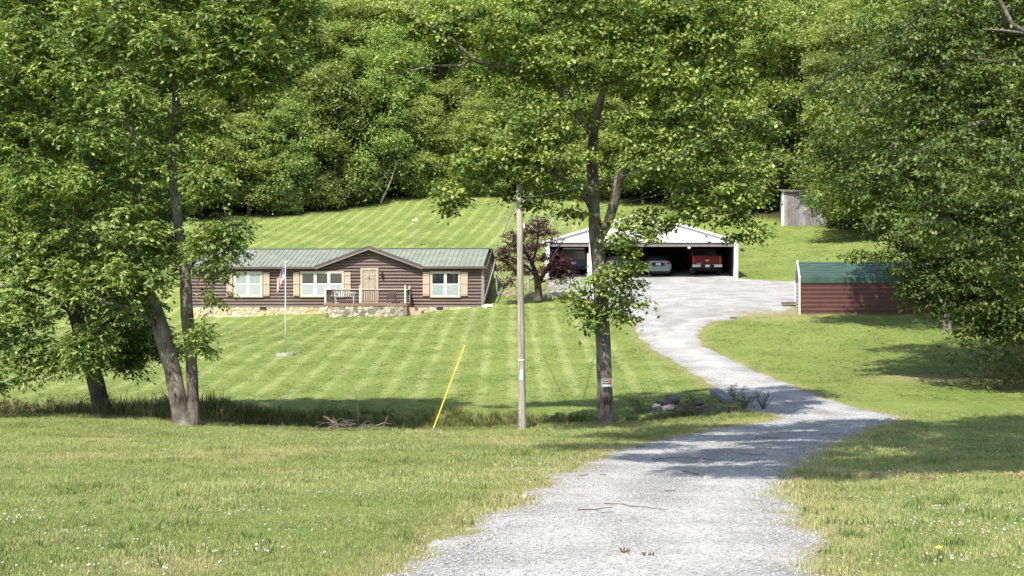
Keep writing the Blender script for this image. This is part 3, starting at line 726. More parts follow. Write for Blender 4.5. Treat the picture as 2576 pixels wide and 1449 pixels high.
# left pair and left single (drooping compound leaves)
r1 = np.random.default_rng(101)
YL = 40.2
t1 = [ipts(YL, [(462, 1082, 62, 0), (455, 1050, 47, 0), (440, 960, 42, 0), (405, 830, 42, 0), (352, 690, 38, 0), (318, 610, 36, .1), (280, 530, 30, .2), (215, 380, 25, .3), (170, 270, 22, .4), (125, 180, 18, .5), (90, 40, 13, .6), (60, -180, 7, .8)]),
      ipts(YL, [(318, 610, 24, .1), (338, 530, 20, -.3), (345, 420, 18, -.6), (320, 280, 15, -.8), (290, 150, 12, -1), (285, 20, 9, -1), (300, -150, 5, -1)]),
      ipts(YL, [(170, 270, 14, .4), (80, 215, 11, .2), (0, 200, 8, -.3), (-100, 190, 6, -.6)]),
      ipts(YL, [(405, 830, 12, 0), (340, 780, 9, -.8), (260, 760, 7, -1.4)])]
b1 = img_blobs(YL, [(140, 90, 120, -.5), (40, 150, 110, -.8), (280, 60, 110, -1), (180, 200, 90, -1.2), (90, 330, 100, -.3), (230, 330, 80, -1.2), (110, 440, 80, -1), (250, 470, 80, -1.3), (330, 560, 70, -1.2), (170, 580, 90, -.4),
                    (60, 540, 80, .4), (300, 690, 80, -1.0), (395, 690, 45, -1.1), (200, 700, 70, -.8), (330, 760, 60, -.5), (30, -60, 150, 0), (200, -160, 180, 0), (350, -140, 150, -.5), (300, 250, 70, -1.6), (260, 620, 60, .8), (-120, 250, 130, 0)])
c1 = blob_clumps(b1, 8.5, r1)
make_tree('hickory_tree', P(462, 1082, YL), t1, c1, lambda c: leaves_compound(c, 13, 9, r1, .40, .15), HICK, BARK_GREY, 'tall tree with stout trunk leaning left, left one of the close trunk pair')
t2 = [ipts(YL-.15, [(486, 1080, 40, .2), (486, 1040, 30, .2), (481, 900, 29, .2), (470, 790, 31, .2), (466, 690, 29, .2), (448, 560, 25, .1), (432, 430, 23, 0), (438, 330, 21, 0), (442, 230, 19, 0), (425, 110, 14, -.1), (412, 20, 11, -.2), (405, -150, 6, -.2)]),
      ipts(YL, [(441, 240, 13, 0), (475, 205, 11, -.5), (530, 175, 9, -.8), (600, 150, 7, -1), (680, 130, 5, -1)]),
      ipts(YL, [(425, 110, 10, -.1), (480, 70, 9, .3), (550, 20, 7, .5), (640, -40, 5, .6)]),
      ipts(YL, [(466, 690, 8, .2), (505, 640, 6, -.6), (560, 590, 5, -.9), (610, 565, 4, -1)])]
b2 = img_blobs(YL, [(500, 60, 120, -.8), (620, 70, 110, -.6), (680, 150, 80, -.3), (580, 170, 90, -1), (495, 190, 60, -1.2), (400, 130, 80, -1.4), (430, 330, 60, 1.0), (350, 400, 70, -1.1), (500, 300, 60, -.9), (395, 520, 60, .9), (490, 600, 45, -1.0), (530, 460, 45, -1.1, 16), (550, 595, 40, -1, 10), (595, 570, 30, -1, 6), (590, 615, 24, -1, 4),
                    (410, 640, 60, .6), (380, 600, 60, .7), (515, 650, 35, -1.2, 4), (540, 680, 34, -1, 4), (520, 740, 20, -1, 2), (500, 830, 18, -.8, 4), (500, 880, 18, -.6, 4), (500, -120, 170, 0), (650, -120, 160, 0), (720, 20, 80, .3), (640, 200, 60, -.4)])
c2 = blob_clumps(b2, 8.5, r1)
make_tree('hickory_tree', P(484, 1080, YL-.15), t2, c2, lambda c: leaves_compound(c, 13, 9, r1, .40, .15), HICK, BARK_GREY, 'slim upright tree, right one of the close trunk pair by the ditch')
YT = 41.0
t3 = [ipts(YT, [(268, 1062, 62, 0), (258, 1030, 48, 0), (240, 960, 42, 0), (216, 880, 38, 0), (190, 790, 34, 0), (172, 690, 30, .1), (150, 590, 26, .2), (120, 480, 20, .3), (60, 330, 14, .6), (20, 150, 8, .8)]),
      ipts(YT, [(190, 790, 16, 0), (110, 740, 12, -.5), (30, 720, 9, -.8), (-60, 730, 6, -1)]),
      ipts(YT, [(216, 880, 12, 0), (270, 810, 10, .8), (340, 790, 7, 1.3), (420, 800, 5, 1.6)])]
b3 = img_blobs(YT, [(60, 640, 90, -.8), (120, 740, 80, -.6), (40, 800, 80, -.8), (110, 850, 60, -.7), (60, 900, 60, -.6), (20, 960, 40, -.5), (150, 900, 30, -.6, 10), (228, 860, 38, -1.2, 26), (215, 905, 24, -1.3, 12), (240, 780, 70, .9), (330, 800, 70, 1.3), (300, 880, 40, 1.4, 14), (380, 850, 45, 1.4, 16), (330, 920, 20, 1.4, 5), (130, 620, 90, .8), (200, 640, 80, .9), (40, 460, 110, 1), (-60, 600, 120, 0), (-80, 850, 100, 0), (-60, 300, 150, .5), (120, 300, 110, 1.5), (420, 880, 24, 1.4, 6)])
c3 = blob_clumps(b3, 7.5, r1)
make_tree('hickory_tree', P(268, 1062, YT), t3, c3, lambda c: leaves_compound(c, 13, 9, r1, .40, .15), HICK, BARK_DARK, 'dark leaning tree standing alone in the weeds, leftmost of the trunks by the ditch')

# centre tree with the sign
r2 = np.random.default_rng(202)
YC = 41.0
tc_ = [ipts(YC, [(1527, 1085, 58, 0), (1524, 1050, 42, 0), (1521, 960, 38, 0), (1517, 850, 37, 0), (1512, 740, 36, 0), (1506, 660, 37, 0), (1500, 590, 38, 0), (1496, 540, 30, 0), (1492, 470, 28, 0), (1490, 400, 26, 0), (1493, 340, 24, 0), (1506, 270, 19, 0), (1528, 190, 15, 0), (1545, 100, 11, 0), (1550, -20, 8, 0), (1560, -220, 4, 0)]),
       ipts(YC, [(1503, 600, 28, 0), (1530, 560, 26, -.1), (1548, 500, 25, -.2), (1558, 450, 24, -.3), (1590, 410, 18, -.5), (1640, 370, 15, -.7), (1690, 310, 13, -.8), (1740, 270, 11, -.8), (1800, 190, 8, -.6), (1860, 80, 5, -.4)]),
       ipts(YC, [(1496, 545, 15, 0), (1475, 500, 14, -.3), (1450, 470, 12, -.6), (1400, 440, 9, -.9), (1330, 420, 7, -1), (1240, 420, 5, -1)]),
       ipts(YC, [(1492, 345, 16, 0), (1440, 270, 15, .2), (1400, 215, 14, .3), (1350, 180, 13, .3), (1300, 168, 12, .2), (1230, 165, 11, 0), (1190, 150, 10, -.2), (1150, 110, 8, -.3), (1100, 70, 6, -.3), (1040, 60, 4, -.3)]),
       ipts(YC, [(1190, 150, 8, -.2), (1160, 165, 6, 0), (1090, 165, 5, .2), (1000, 185, 3, .3), (930, 190, 2.5, .3)]),
       ipts(YC, [(1520, 210, 9, 0), (1580, 190, 8, .5), (1640, 110, 6, .8), (1720, 20, 5, 1), (1800, -60, 4, 1)]),
       ipts(YC, [(1690, 310, 9, -.8), (1760, 330, 7, -1), (1820, 380, 5, -1.1), (1870, 470, 4, -1.1), (1890, 540, 3, -1.1)]),
       ipts(YC, [(1505, 640, 9, 0), (1530, 620, 7, -.6), (1560, 600, 6, -.9), (1600, 610, 4, -1.1)]),
       ipts(YC, [(1516, 800, 6, 0), (1550, 760, 5, -.4), (1590, 740, 4, -.6)])]
bc = img_blobs(YC, [(1200, 430, 75, -.8), (1150, 490, 45, -1, 11), (1130, 520, 26, -1, 4), (1260, 360, 85, -.9), (1300, 460, 65, -.6), (1350, 400, 75, -1), (1380, 300, 85, -1), (1420, 460, 50, -.9), (1350, 505, 32, -.8, 6), (1430, 380, 65, -1.3), (1340, 230, 80, .6), (1400, 150, 90, -.8), (1280, 130, 80, .2), (1300, 40, 100, -.6), (1200, 60, 80, .2), (1120, 100, 60, .3, 16), (1060, 60, 55, .3, 12), (1000, 170, 34, .3, 4), (1220, 210, 36, .3, 3),
                    (1500, 140, 100, -1), (1600, 200, 95, -1.2), (1605, 320, 60, -1.2), (1660, 300, 80, -1.4), (1740, 240, 85, -1.2), (1820, 290, 75, -1), (1780, 380, 70, -1.3), (1700, 420, 65, -1.4), (1630, 400, 55, -1.5), (1800, 470, 60, -1.2), (1870, 430, 55, -1, 14), (1870, 520, 50, -1.1, 13), (1760, 530, 42, -1.1, 8), (1905, 595, 26, -1.1, 5), (1840, 585, 28, -1.1, 4), (1720, 490, 45, -1.1, 8), (1680, 110, 90, -.8), (1790, 130, 90, -.4), (1880, 200, 70, 0), (1900, 320, 50, -.4), (1500, 30, 110, -.8), (1620, 30, 110, -.6), (1750, 20, 110, -.4), (1870, 60, 90, 0),
                    (1570, 620, 38, -1, 6), (1620, 590, 32, -1.1, 6), (1590, 565, 24, -.9, 3), (1560, 690, 34, -.9, 6), (1600, 680, 28, -.9, 4), (1540, 740, 32, -.8, 5), (1590, 750, 34, -.7, 6), (1450, 740, 26, -.5, 4), (1470, 790, 28, -.5, 5), (1560, 810, 30, -.6, 5), (1480, 720, 22, -.6, 2), (1500, 830, 20, -.6, 2), (1450, 550, 26, -.6, 3), (1680, 560, 28, -1, 5), (1625, 545, 26, -1, 4), (1560, 590, 24, -1, 3),
                    (1550, -140, 150, 0), (1350, -120, 130, 0), (1760, -130, 140, 0), (1480, 260, 60, 1.2), (1440, 480, 40, 1.3), (1700, 250, 80, 1.6)])
cc_ = blob_clumps(bc, 7.2, r2)
make_tree('maple_tree', P(1527, 1085, YC), tc_, cc_, lambda c: leaves_simple(c, 84, 0.40, 0.130, r2, droop=0.45, aspect=0.72), MAPLE, BARK_GREY, 'large broadleaf tree in the centre with a warning sign nailed to its trunk')

# right tree: trunk outside the picture, boughs hanging in from the right
r3 = np.random.default_rng(303)
YR = 52.0
br = Vector((22.5, 53.0, gz(22.5, 53.0)))
tr_ = [smooth_line([(br+Vector((0, 0, -.2)), .34), (br+Vector((0, 0, .6)), .28), (br+Vector((-.1, 0, 3)), .25), (br+Vector((-.2, -.2, 6)), .22), (br+Vector((-.1, -.3, 9)), .15), (br+Vector((.2, 0, 13)), .07)]),
       ipts(YR, [(2840, 640, 22, 1), (2700, 560, 18, .5), (2560, 520, 14, 0), (2450, 520, 11, -.3), (2330, 560, 8, -.5), (2240, 590, 5, -.5)]),
       ipts(YR, [(2840, 420, 22, 1), (2680, 330, 16, .5), (2540, 300, 13, 0), (2400, 330, 9, -.3), (2280, 400, 6, -.5), (2180, 470, 4, -.5)]),
       ipts(YR, [(2850, 760, 18, 1), (2700, 740, 14, .5), (2560, 740, 10, 0), (2440, 760, 6, -.3), (2340, 780, 4, -.3)]),
       ipts(YR, [(2850, 250, 18, 1), (2700, 140, 16, 0), (2580, 82, 14, -.5), (2545, 60, 12, -.6), (2525, 20, 10, -.6), (2505, -20, 8, -.6)]),
       ipts(YR, [(2580, 85, 9, -.5), (2520, 76, 6, -.7), (2470, 74, 4, -.8)]),
       ipts(YR, [(2700, 140, 12, 0), (2560, 160, 9, .5), (2420, 150, 7, .6), (2280, 200, 5, .6), (2150, 290, 3, .5)])]
brb = img_blobs(YR, [(2520, 200, 90, .4), (2400, 180, 100, .6), (2280, 250, 90, .6), (2170, 330, 70, .5, 16), (2340, 350, 100, 0), (2460, 330, 100, .2), (2550, 400, 100, .2), (2250, 440, 85, -.2), (2160, 470, 50, -.3, 9), (2370, 470, 100, -.3), (2490, 520, 110, -.2), (2280, 560, 80, -.4), (2210, 570, 45, -.5, 9), (2400, 610, 100, -.2), (2520, 650, 110, 0), (2320, 670, 70, -.3), (2300, 750, 45, -.2, 7), (2380, 740, 80, -.2), (2480, 770, 90, 0), (2560, 800, 90, .2), (2430, 820, 50, -.1, 8), (2620, 300, 140, .5), (2640, 550, 140, .5), (2660, 780, 120, .5),
                    (2325, 705, 45, -.3, 10), (2335, 770, 45, -.2, 10), (2150, 655, 16, -.4, 3), (2230, 650, 22, -.4, 5), (2470, 60, 110, 1.5), (2330, 80, 110, 1.5), (2600, 60, 120, 1), (2280, 140, 70, 1), (2350, 310, 60, 1.5), (2560, 480, 90, 1.6), (2430, 700, 90, 1.5), (2450, 420, 120, -6, 30), (2600, 500, 130, -6, 30), (2350, 560, 90, -4, 18), (2600, 680, 110, -5, 22), (2480, 640, 90, -5, 18), (2300, 300, 110, 5, 26), (2450, 200, 130, 6, 30), (2180, 250, 80, 4, 14), (2600, 250, 130, 4, 26), (2250, 60, 110, 3, 24), (2400, -60, 130, 3, 26), (2600, -80, 150, 0, 26)])
cr_ = blob_clumps(brb, 7, r3)
make_tree('beech_tree', br, tr_, cr_, lambda c: leaves_simple(c, 60, 0.55, 0.185, r3, droop=0.45, aspect=0.52, flat=0.5), RIGHTL, BARK_GREY, 'dark green tree whose long leafy boughs hang in from the right edge')

# tree beside the road, above the picture: it shades the drive
def plain_tree(name, base, h, blobs, label, dens, per, size, spread, seed, mat, bark, group=None, trunk_r=0.22, lean=(0, 0)):
    r = np.random.default_rng(seed); b = Vector(base)
    tl = smooth_line([(b+Vector((0, 0, -.3)), trunk_r*1.25), (b+Vector((lean[0]*.2, lean[1]*.2, h*.15)), trunk_r), (b+Vector((lean[0]*.5, lean[1]*.5, h*.45)), trunk_r*.75), (b+Vector((lean[0], lean[1], h*.9)), trunk_r*.2)], 0.8)
    cl = blob_clumps([(b.x+q[0], b.y+q[1], b.z+q[2])+tuple(q[3:]) for q in blobs], dens, r)
    return make_tree(name, b, [tl], cl, lambda c: leaves_simple(c, per, spread, size, r, droop=0.3), mat, bark, label, group=group, r0=0.012)
bx, by = 12.5, 19.0
sh_blobs = [(X_-bx, Y_-by, 12.4+.035*Y_+dz, r_, r_, r_*.55) for X_, Y_, r_, dz in ((3.2, 14.5, 1.5, 0), (.9, 17.2, 1.5, .3), (5.2, 17.5, 1.9, 0), (2.5, 20.5, 1.6, .2), (6, 21.5, 2.2, 0), (-.2, 23.5, 1.5, .4), (3.5, 25, 2.1, 0), (8.5, 25, 2.6, 0), (1.0, 28.5, 1.7, .3), (5.5, 29.2, 2.3, 0), (10, 30, 2.5, 0), (0, 12.3, 1.4, 0), (1.8, 13.6, 1.4, .2), (-.6, 15.4, 1.3, .2), (-2, 19.5, 1.2, .4), (-1.2, 26, 1.3, .4), (12.5, 20, 3, .5), (12, 15, 2.6, 0), (15, 25, 3, 0), (-1.8, 30.5, 1.0, .4))]
plain_tree('roadside_tree', (bx, by, gz(bx, by)), 15, sh_blobs,
           'tall spreading tree just right of the view that shades the middle of the drive', 8.5, 60, 0.25, 0.6, 404, RIGHTL, BARK_GREY)
xx, yy = 20.6, 70.0
plain_tree('boundary_tree', (xx, yy, gz(xx, yy)), 14, [(-1, 0, 10.5, 3.2, 3, 2.4), (-4, -1, 9.0, 2.6, 2.4, 1.7), (-5.5, 0, 7.4, 1.8, 1.8, 1.1), (-2.5, -1.5, 6.8, 2.6, 2.2, 1.4), (1.5, -1, 8, 3, 3, 2.2), (-3.5, 1, 11.8, 2.2, 2, 1.5), (0, 0, 13, 2.2, 2, 1.6), (3, 0, 5.5, 2.6, 2.6, 1.8)],
           'bright leafy tree standing just in front of the brown metal shed, right', 4.6, 66, 0.21, 0.6, 505, RIGHTL, BARK_GREY, trunk_r=.2)
# ---------------------------------------------------------------- the wood on the hillside: each tree a thing, shapes shared between copies
def wood_variant(i, kind):
    r = np.random.default_rng(900+i)
    if kind == 'edge':
        h = r.uniform(9, 12); bl = [(r.normal(0, .5), -.4+r.normal(0, .4), h*0.72, 2.6, 2.4, 2.2), (r.normal(0, .6), r.normal(0, .4), h*0.9, 1.7, 1.6, 1.5)]
        for k in range(7): a = k*2.4+r.uniform(0, 1); bl.append((math.cos(a)*2.3, math.sin(a)*1.9-.5, r.uniform(1.7, h*0.62), r.uniform(1.2, 1.9), r.uniform(1.2, 1.8), r.uniform(.8, 1.2)))
    elif kind == 'tall':
        h = r.uniform(15, 18); bl = [(r.normal(0, .6), r.normal(0, .5), h*0.78, 2.6, 2.5, 2.4), (r.normal(0, .6), r.normal(0, .4), h*0.93, 1.7, 1.7, 1.4)]
        for k in range(9): a = k*2.4+r.uniform(0, 1); bl.append((math.cos(a)*2.6, math.sin(a)*2.2, r.uniform(h*.34, h*0.84), r.uniform(1.3, 2.1), r.uniform(1.3, 2.0), r.uniform(.8, 1.3)))
    else:
        h = r.uniform(4.5, 6); bl = [(0, 0, h*.7, 1.6, 1.5, 1.2)]
        for k in range(6): a = k*2.4+r.uniform(0, 1); bl.append((math.cos(a)*1.3, math.sin(a)*1.1, r.uniform(.7, h*0.6), r.uniform(.9, 1.3), r.uniform(.9, 1.3), r.uniform(.6, .9)))
    tr = .09 if kind == 'low' else .17
    tl = smooth_line([(Vector((0, 0, -.5)), tr*1.3), (Vector((r.normal(0, .2), r.normal(0, .2), h*.3)), tr), (Vector((r.normal(0, .4), r.normal(0, .3), h*.6)), tr*.7), (Vector((r.normal(0, .5), r.normal(0, .4), h*.92)), tr*.25)], 1.0)
    cl = blob_clumps(bl, 3.4, r, shell=0.5)
    ch, nf = skeleton([tl], cl, r0=0.014, rise=0.1)
    v, lv = leaves_simple(cl, 105, 0.80, 0.25, r, droop=0.3, flat=0.7, aspect=0.6, stray=0.2)
    return wood_mesh('woodland_trunk', ch, BARK_DARK, nf, Vector((0, 0, 0))), crown_mesh('woodland_crown', v, lv, WOODL, (0, 0, 0))
WV = {'edge': [wood_variant(i, 'edge') for i in range(4)], 'tall': [wood_variant(10+i, 'tall') for i in range(4)], 'low': [wood_variant(20+i, 'low') for i in range(2)]}
def wood_tree(x, y, kind, sc, label, group, sink=0.2, rz=None):
    u_ = x/y*FPX+CU
    if 1930 < u_ < 2095 and 117 < y < 127: y = 127.5+random.uniform(0, 1.5)
    k = random.randrange(len(WV[kind])); tm, cm = WV[kind][k]
    t = empty('woodland_tree' if kind != 'low' else 'woodland_shrub', (x, y, gz(x, y)-sink), random.uniform(0, 6.28) if rz is None else rz)
    t.scale = (sc*random.uniform(.9, 1.12), sc*random.uniform(.9, 1.12), sc*random.uniform(.92, 1.1))
    link('trunk', tm, None, t); link('crown', cm, None, t)
    return tag(t, label, 'tree' if kind != 'low' else 'shrub', group)
def where(x, y):
    u = x/y*FPX+CU
    return 'behind the left tree pair' if u < 520 else ('above the log house' if u < 1120 else ('behind the central tree' if u < 1900 else 'above the weathered grey shed'))
GW = 'trees of the hillside wood'
x = -62.0; front = []
while x < 33:
    yl = float(tree_line(x)); t_ = wood_tree(x, yl+random.uniform(.6, 2.2), 'edge', random.uniform(.85, 1.15), 'x', 'front row of the wood'); front.append(t_)
    if random.random() < .75: wood_tree(x+random.uniform(-1.5, 1.5), yl+random.uniform(-.1, .9), 'low', random.uniform(.55, .9), 'low shrub at the foot of the hillside wood', 'shrubs along the wood edge')
    x += random.uniform(3.4, 4.6)
for dy, sp in ((6, 5.0), (12, 5.4), (19, 5.6), (27, 6.0), (36, 6.5), (46, 7.5), (57, 7.5)):
    x = -64-random.uniform(0, 4)
    while x < 62:
        wood_tree(x, float(tree_line(x))+dy+random.uniform(-1.6, 1.6), 'tall' if dy > 8 or random.random() < .6 else 'edge', random.uniform(.85, 1.2), 'leafy tree inside the hillside wood, '+where(x, float(tree_line(x))+dy), GW)
        x += sp*random.uniform(.8, 1.2)
for x, y, kd, sc in ((24.5, 62, 'edge', .75), (27.5, 69, 'edge', 1.0), (28.5, 77, 'tall', .8), (31, 85, 'edge', 1.1), (32, 93, 'tall', .85), (30.5, 101, 'edge', 1.15), (33, 108, 'tall', .9), (27.3, 113, 'edge', 1.1), (30, 117, 'edge', 1.2), (36, 100, 'tall', 1), (38, 88, 'tall', 1), (35, 76, 'tall', .9), (33, 66, 'tall', .85), (27.0, 121, 'tall', .9), (31, 124, 'tall', 1)):
    wood_tree(x, y, kd, sc, 'leafy tree along the right boundary behind the brown metal shed', 'trees along the right boundary')
front.sort(key=lambda t: t.location.x/t.location.y); nv = 0
ORD = ['first', 'second', 'third', 'fourth', 'fifth', 'sixth', 'seventh', 'eighth', 'ninth', 'tenth']
for t_ in front:
    u = t_.location.x/t_.location.y*FPX+CU
    if 520 < u < 1130: t_['label'] = 'front-row tree of the wood above the house, %s from the left of those in view' % ORD[nv]; nv += 1
    else: t_['label'] = 'front-row tree of the hillside wood, '+where(t_.location.x, t_.location.y)
# pale bare stems in the wood edge
for u, v0, v1, Y, w, lean, lab in ((770, 330, 240, 141, 7, 8, 'pale dead tree stem showing among the leaves of the wood'), (962, 500, 415, 131.5, 5, 34, 'thin pale leaning sapling at the edge of the wood'), (695, 290, 215, 142, 4, 30, 'thin bare grey stem high in the wood, left of the pale dead stem')):
    a = P(u, v0, Y); b = P(u+lean, v1, Y); g0 = gz(a.x, a.y)
    st = MB().tube([Vector((a.x-(b.x-a.x)*.2, a.y, min(g0, a.z)-.2)), a, a.lerp(b, .5)+Vector((.12, 0, 0)), b], [w/FPX*Y/2*1.2, w/FPX*Y/2, w/FPX*Y/2*.8, w/FPX*Y/2*.4], n=7)
    for k in range(4):
        q = a.lerp(b, .5+.12*k); st.tube([q, q+Vector((random.uniform(-.8, .8), random.uniform(-.3, .3), random.uniform(.3, .9)))], [.03, .01], n=4)
    o = st.build('dead_tree', pmat('pale_wood', (.34, .31, .26), .9, var=.25, scale=3), None, smooth=True); tag(o, lab, 'tree')

# purple-leaved tree beside the house
r5 = np.random.default_rng(505); YP = 89.6
tp = [ipts(YP, [(1352, 757, 26, 0), (1354, 740, 20, 0), (1352, 710, 17, 0), (1346, 685, 13, 0), (1335, 655, 10, 0), (1315, 620, 7, 0), (1300, 580, 4, 0)]),
      ipts(YP, [(1352, 712, 10, 0), (1368, 690, 9, -.2), (1385, 660, 7, -.4), (1400, 630, 5, -.5), (1420, 600, 3, -.5)]),
      ipts(YP, [(1346, 690, 8, 0), (1325, 672, 7, -.3), (1300, 655, 5, -.5), (1275, 640, 3, -.6)]),
      ipts(YP, [(1340, 665, 7, 0), (1350, 620, 6, .3), (1355, 570, 4, .3), (1350, 540, 2.5, .3)])]
bp_ = img_blobs(YP, [(1290, 640, 34, -.4), (1270, 670, 26, -.4), (1320, 610, 36, -.3), (1345, 575, 30, 0), (1310, 680, 28, -.6), (1380, 600, 28, -.3), (1290, 600, 24, 0), (1395, 660, 34, -.6), (1420, 690, 26, -.7), (1370, 690, 26, -.8), (1400, 705, 18, -.6), (1280, 710, 18, -.3), (1345, 640, 30, -.8), (1360, 560, 18, .2), (1430, 665, 20, -.5), (1262, 645, 20, -.2)])
cp = blob_clumps(bp_, 26, r5)
make_tree('plum_tree', P(1352, 757, YP), tp, cp, lambda c: leaves_simple(c, 20, 0.24, 0.15, r5, droop=0.2, aspect=.5), REDL, BARK_DARK, 'dark purple-leaved ornamental tree between the log house and the garage', r0=.006)
# bare grey shrub behind it
tb = [ipts(92.5, [(1330, 745, 7, 0), (1330, 690, 6, 0), (1335, 620, 4.5, 0), (1345, 560, 3, 0), (1350, 515, 2, 0)]), ipts(92.5, [(1331, 680, 4, 0), (1300, 620, 3.2, 0), (1275, 570, 2.4, 0), (1255, 520, 1.6, 0)]), ipts(92.5, [(1335, 640, 4, 0), (1375, 580, 3, 0), (1400, 550, 2.4, 0), (1440, 560, 1.6, 0)])]
cb = blob_clumps(img_blobs(92.5, [(1350, 530, 36, 0, 26), (1390, 560, 34, 0, 22), (1275, 560, 30, 0, 16), (1310, 540, 34, 0, 18), (1425, 575, 26, 0, 12), (1290, 600, 30, 0, 12)]), 20, r5)
cb = np.concatenate([cb, cb+r5.normal(0, .35, cb.shape)]); ch, nf = skeleton(tb, cb, r0=.009, expo=.3)
bo = P(1330, 745, 92.5); o = link('bare_tree', wood_mesh('bare_tree', ch, pmat('grey_twigs', (.30, .27, .24), .9, var=.2, scale=4), nf, bo)); o.location = bo
tag(o, 'leafless grey tree with fine twigs behind the purple tree', 'tree')
# ---------------------------------------------------------------- log house
LOG = pmat('log_brown', (0.104, 0.067, 0.056), .62, var=.22, scale=2.2, bump=.25, bscale=22, stretch=(.25, 3, 3))
TRIM = pmat('trim_tan', (0.40, 0.32, 0.24), .6, var=.08, scale=3)
SHUT = pmat('shutter_wood', (0.39, 0.305, 0.215), .65, var=.12, scale=6, stretch=(4, 4, .6))
WHITE = pmat('white_vinyl', (0.75, 0.74, 0.70), .5, var=.05)
FASC = pmat('fascia_brown', (0.075, 0.055, 0.048), .55, var=.15)
FASCL = pmat('rake_board', (0.20, 0.165, 0.145), .6, var=.12)
ROOFG = pmat('roof_green', (0.165, 0.183, 0.143), .6, var=.16, scale=1.0, metal=.0, spec=.2)
DECK = pmat('deck_brown', (0.17, 0.105, 0.065), .75, var=.3, scale=3, stretch=(.4, 4, 4))
RAILD = pmat('rail_dark', (0.060, 0.040, 0.034), .6, var=.15)
MORT = pmat('mortar', (0.42, 0.36, 0.26), .95, var=.12, scale=8, bump=.3)
ST = [pmat('stone_a', (0.50, 0.375, 0.20), .9, var=.25, scale=3, bump=.4), pmat('stone_b', (0.56, 0.45, 0.29), .9, var=.2, scale=3, bump=.4), pmat('stone_c', (0.42, 0.31, 0.175), .9, var=.25, scale=4, bump=.4), pmat('stone_d', (0.46, 0.40, 0.30), .9, var=.25, scale=4, bump=.4)]
STD = [pmat('stone_e', (0.15, 0.13, 0.10), .9, var=.35, scale=5, bump=.4), pmat('stone_f', (0.26, 0.225, 0.17), .9, var=.3, scale=4, bump=.4), pmat('stone_g', (0.37, 0.32, 0.235), .9, var=.2, scale=4, bump=.4)]
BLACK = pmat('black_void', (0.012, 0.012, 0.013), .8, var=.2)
DOORM = pmat('door_tan', (0.265, 0.22, 0.15), .5, var=.06)
CURT = pmat('blind_white', (0.52, 0.515, 0.50), .8, var=.14, scale=2, stretch=(2, 1, 9))
CURTS = pmat('sheer_curtain', (0.40, 0.41, 0.41), .85, var=.2, scale=6, stretch=(5, 1, .4))
def glassmat():
    m, nt, bs, out = nt_new('window_glass'); nt.nodes.remove(bs)
    tr = N(nt, 'ShaderNodeBsdfTransparent'); gl = N(nt, 'ShaderNodeBsdfGlossy'); gl.inputs['Roughness'].default_value = .03
    tr.inputs[0].default_value = (.88, .92, .92, 1)
    fr = N(nt, 'ShaderNodeLayerWeight'); fr.inputs[0].default_value = .12; ad = N(nt, 'ShaderNodeMath'); ad.operation = 'MULTIPLY_ADD'; ad.inputs[1].default_value = .35; ad.inputs[2].default_value = .045; nt.links.new(fr.outputs['Facing'], ad.inputs[0])
    mx = N(nt, 'ShaderNodeMixShader'); nt.links.new(ad.outputs[0], mx.inputs[0]); nt.links.new(tr.outputs[0], mx.inputs[1]); nt.links.new(gl.outputs[0], mx.inputs[2]); nt.links.new(mx.outputs[0], out.inputs[0])
    return m
GLASS = glassmat()
HA = math.radians(-3.6)
Hc = P(1215, 768, 90.0)
house = empty('log_house', Hc, HA); tag(house, 'long single-storey brown log house with green metal roof and stone base', 'house')
HL, HD, HW = 18.0, 8.2, 2.42          # length, depth, wall height
def hx(u): return (u-1215)/41.1
def hzv(v): return (768-v)/41.33
# wall core and log courses
wall = boxpart('wall', LOG, house, -HL, 0, .02, HD, 0, HW)
def log_mesh(L, h=.205):
    mb = MB(); n = 7; prof = [(-.0, 0)] + [(-(.07*math.sin(math.pi*k/n)**.7), h*k/n) for k in range(1, n)] + [(0, h)]
    vs = []; fs = []
    for e in (0, L):
        for y, z in prof: vs.append((e, y, z))
    m = len(prof)
    for i in range(m-1): fs.append((i, i+1, m+i+1, m+i))
    fs.append(tuple(range(m))); fs.append(tuple(range(2*m-1, m-1, -1)))
    return mb.add(vs, fs).mesh('log', LOG, smooth=False)
lm = log_mesh(HL); lh = .2017
for k in range(12):
    o = link('log', lm, None, wall); o.location = (-HL, .02, k*lh)
GC, GH = hx(929), 2.86          # gable centre and half width
gz0, gz1 = HW, HW+1.05
for k in range(5):                   # logs of the front gable, shortening to the peak
    z = HW+k*lh; hw = GH*(1-(z+lh*.9-gz0)/(gz1-gz0))
    if hw > .15:
        o = link('log', log_mesh(2*hw), None, wall); o.location = (GC-hw, .02, z)
sm = log_mesh(HD)
for k in range(12):
    o = link('log', sm, None, wall); o.location = (0, .02, k*lh+.0); o.rotation_euler = (0, 0, math.pi/2)
RIDGE = 1.18
for k in range(5):
    z = HW+k*lh; hw = HD/2*(1-(z+lh-HW)/RIDGE)
    if hw > .2:
        o = link('log', log_mesh(2*hw), None, wall); o.location = (0, HD/2-hw, z); o.rotation_euler = (0, 0, math.pi/2)
for e in (-HL, -.003):
    MB().prism([(0, HW), (HD, HW), (HD/2, HW+RIDGE)], 0, .06, Matrix(((0, 1, 0, e-.06), (1, 0, 0, 0), (0, 0, 1, 0), (0, 0, 0, 1)))).build('gable_wall', LOG, house)
MB().prism([(GC-GH, HW), (GC+GH, HW), (GC, gz1)], .03, 1.2).build('dormer_wall', LOG, house)
boxpart('corner_board', FASCL, house, -.10, .085, -.085, .02, -.02, HW)
boxpart('sill_board', FASCL, house, -HL, -.02, -.075, .02, -.09, -.004)
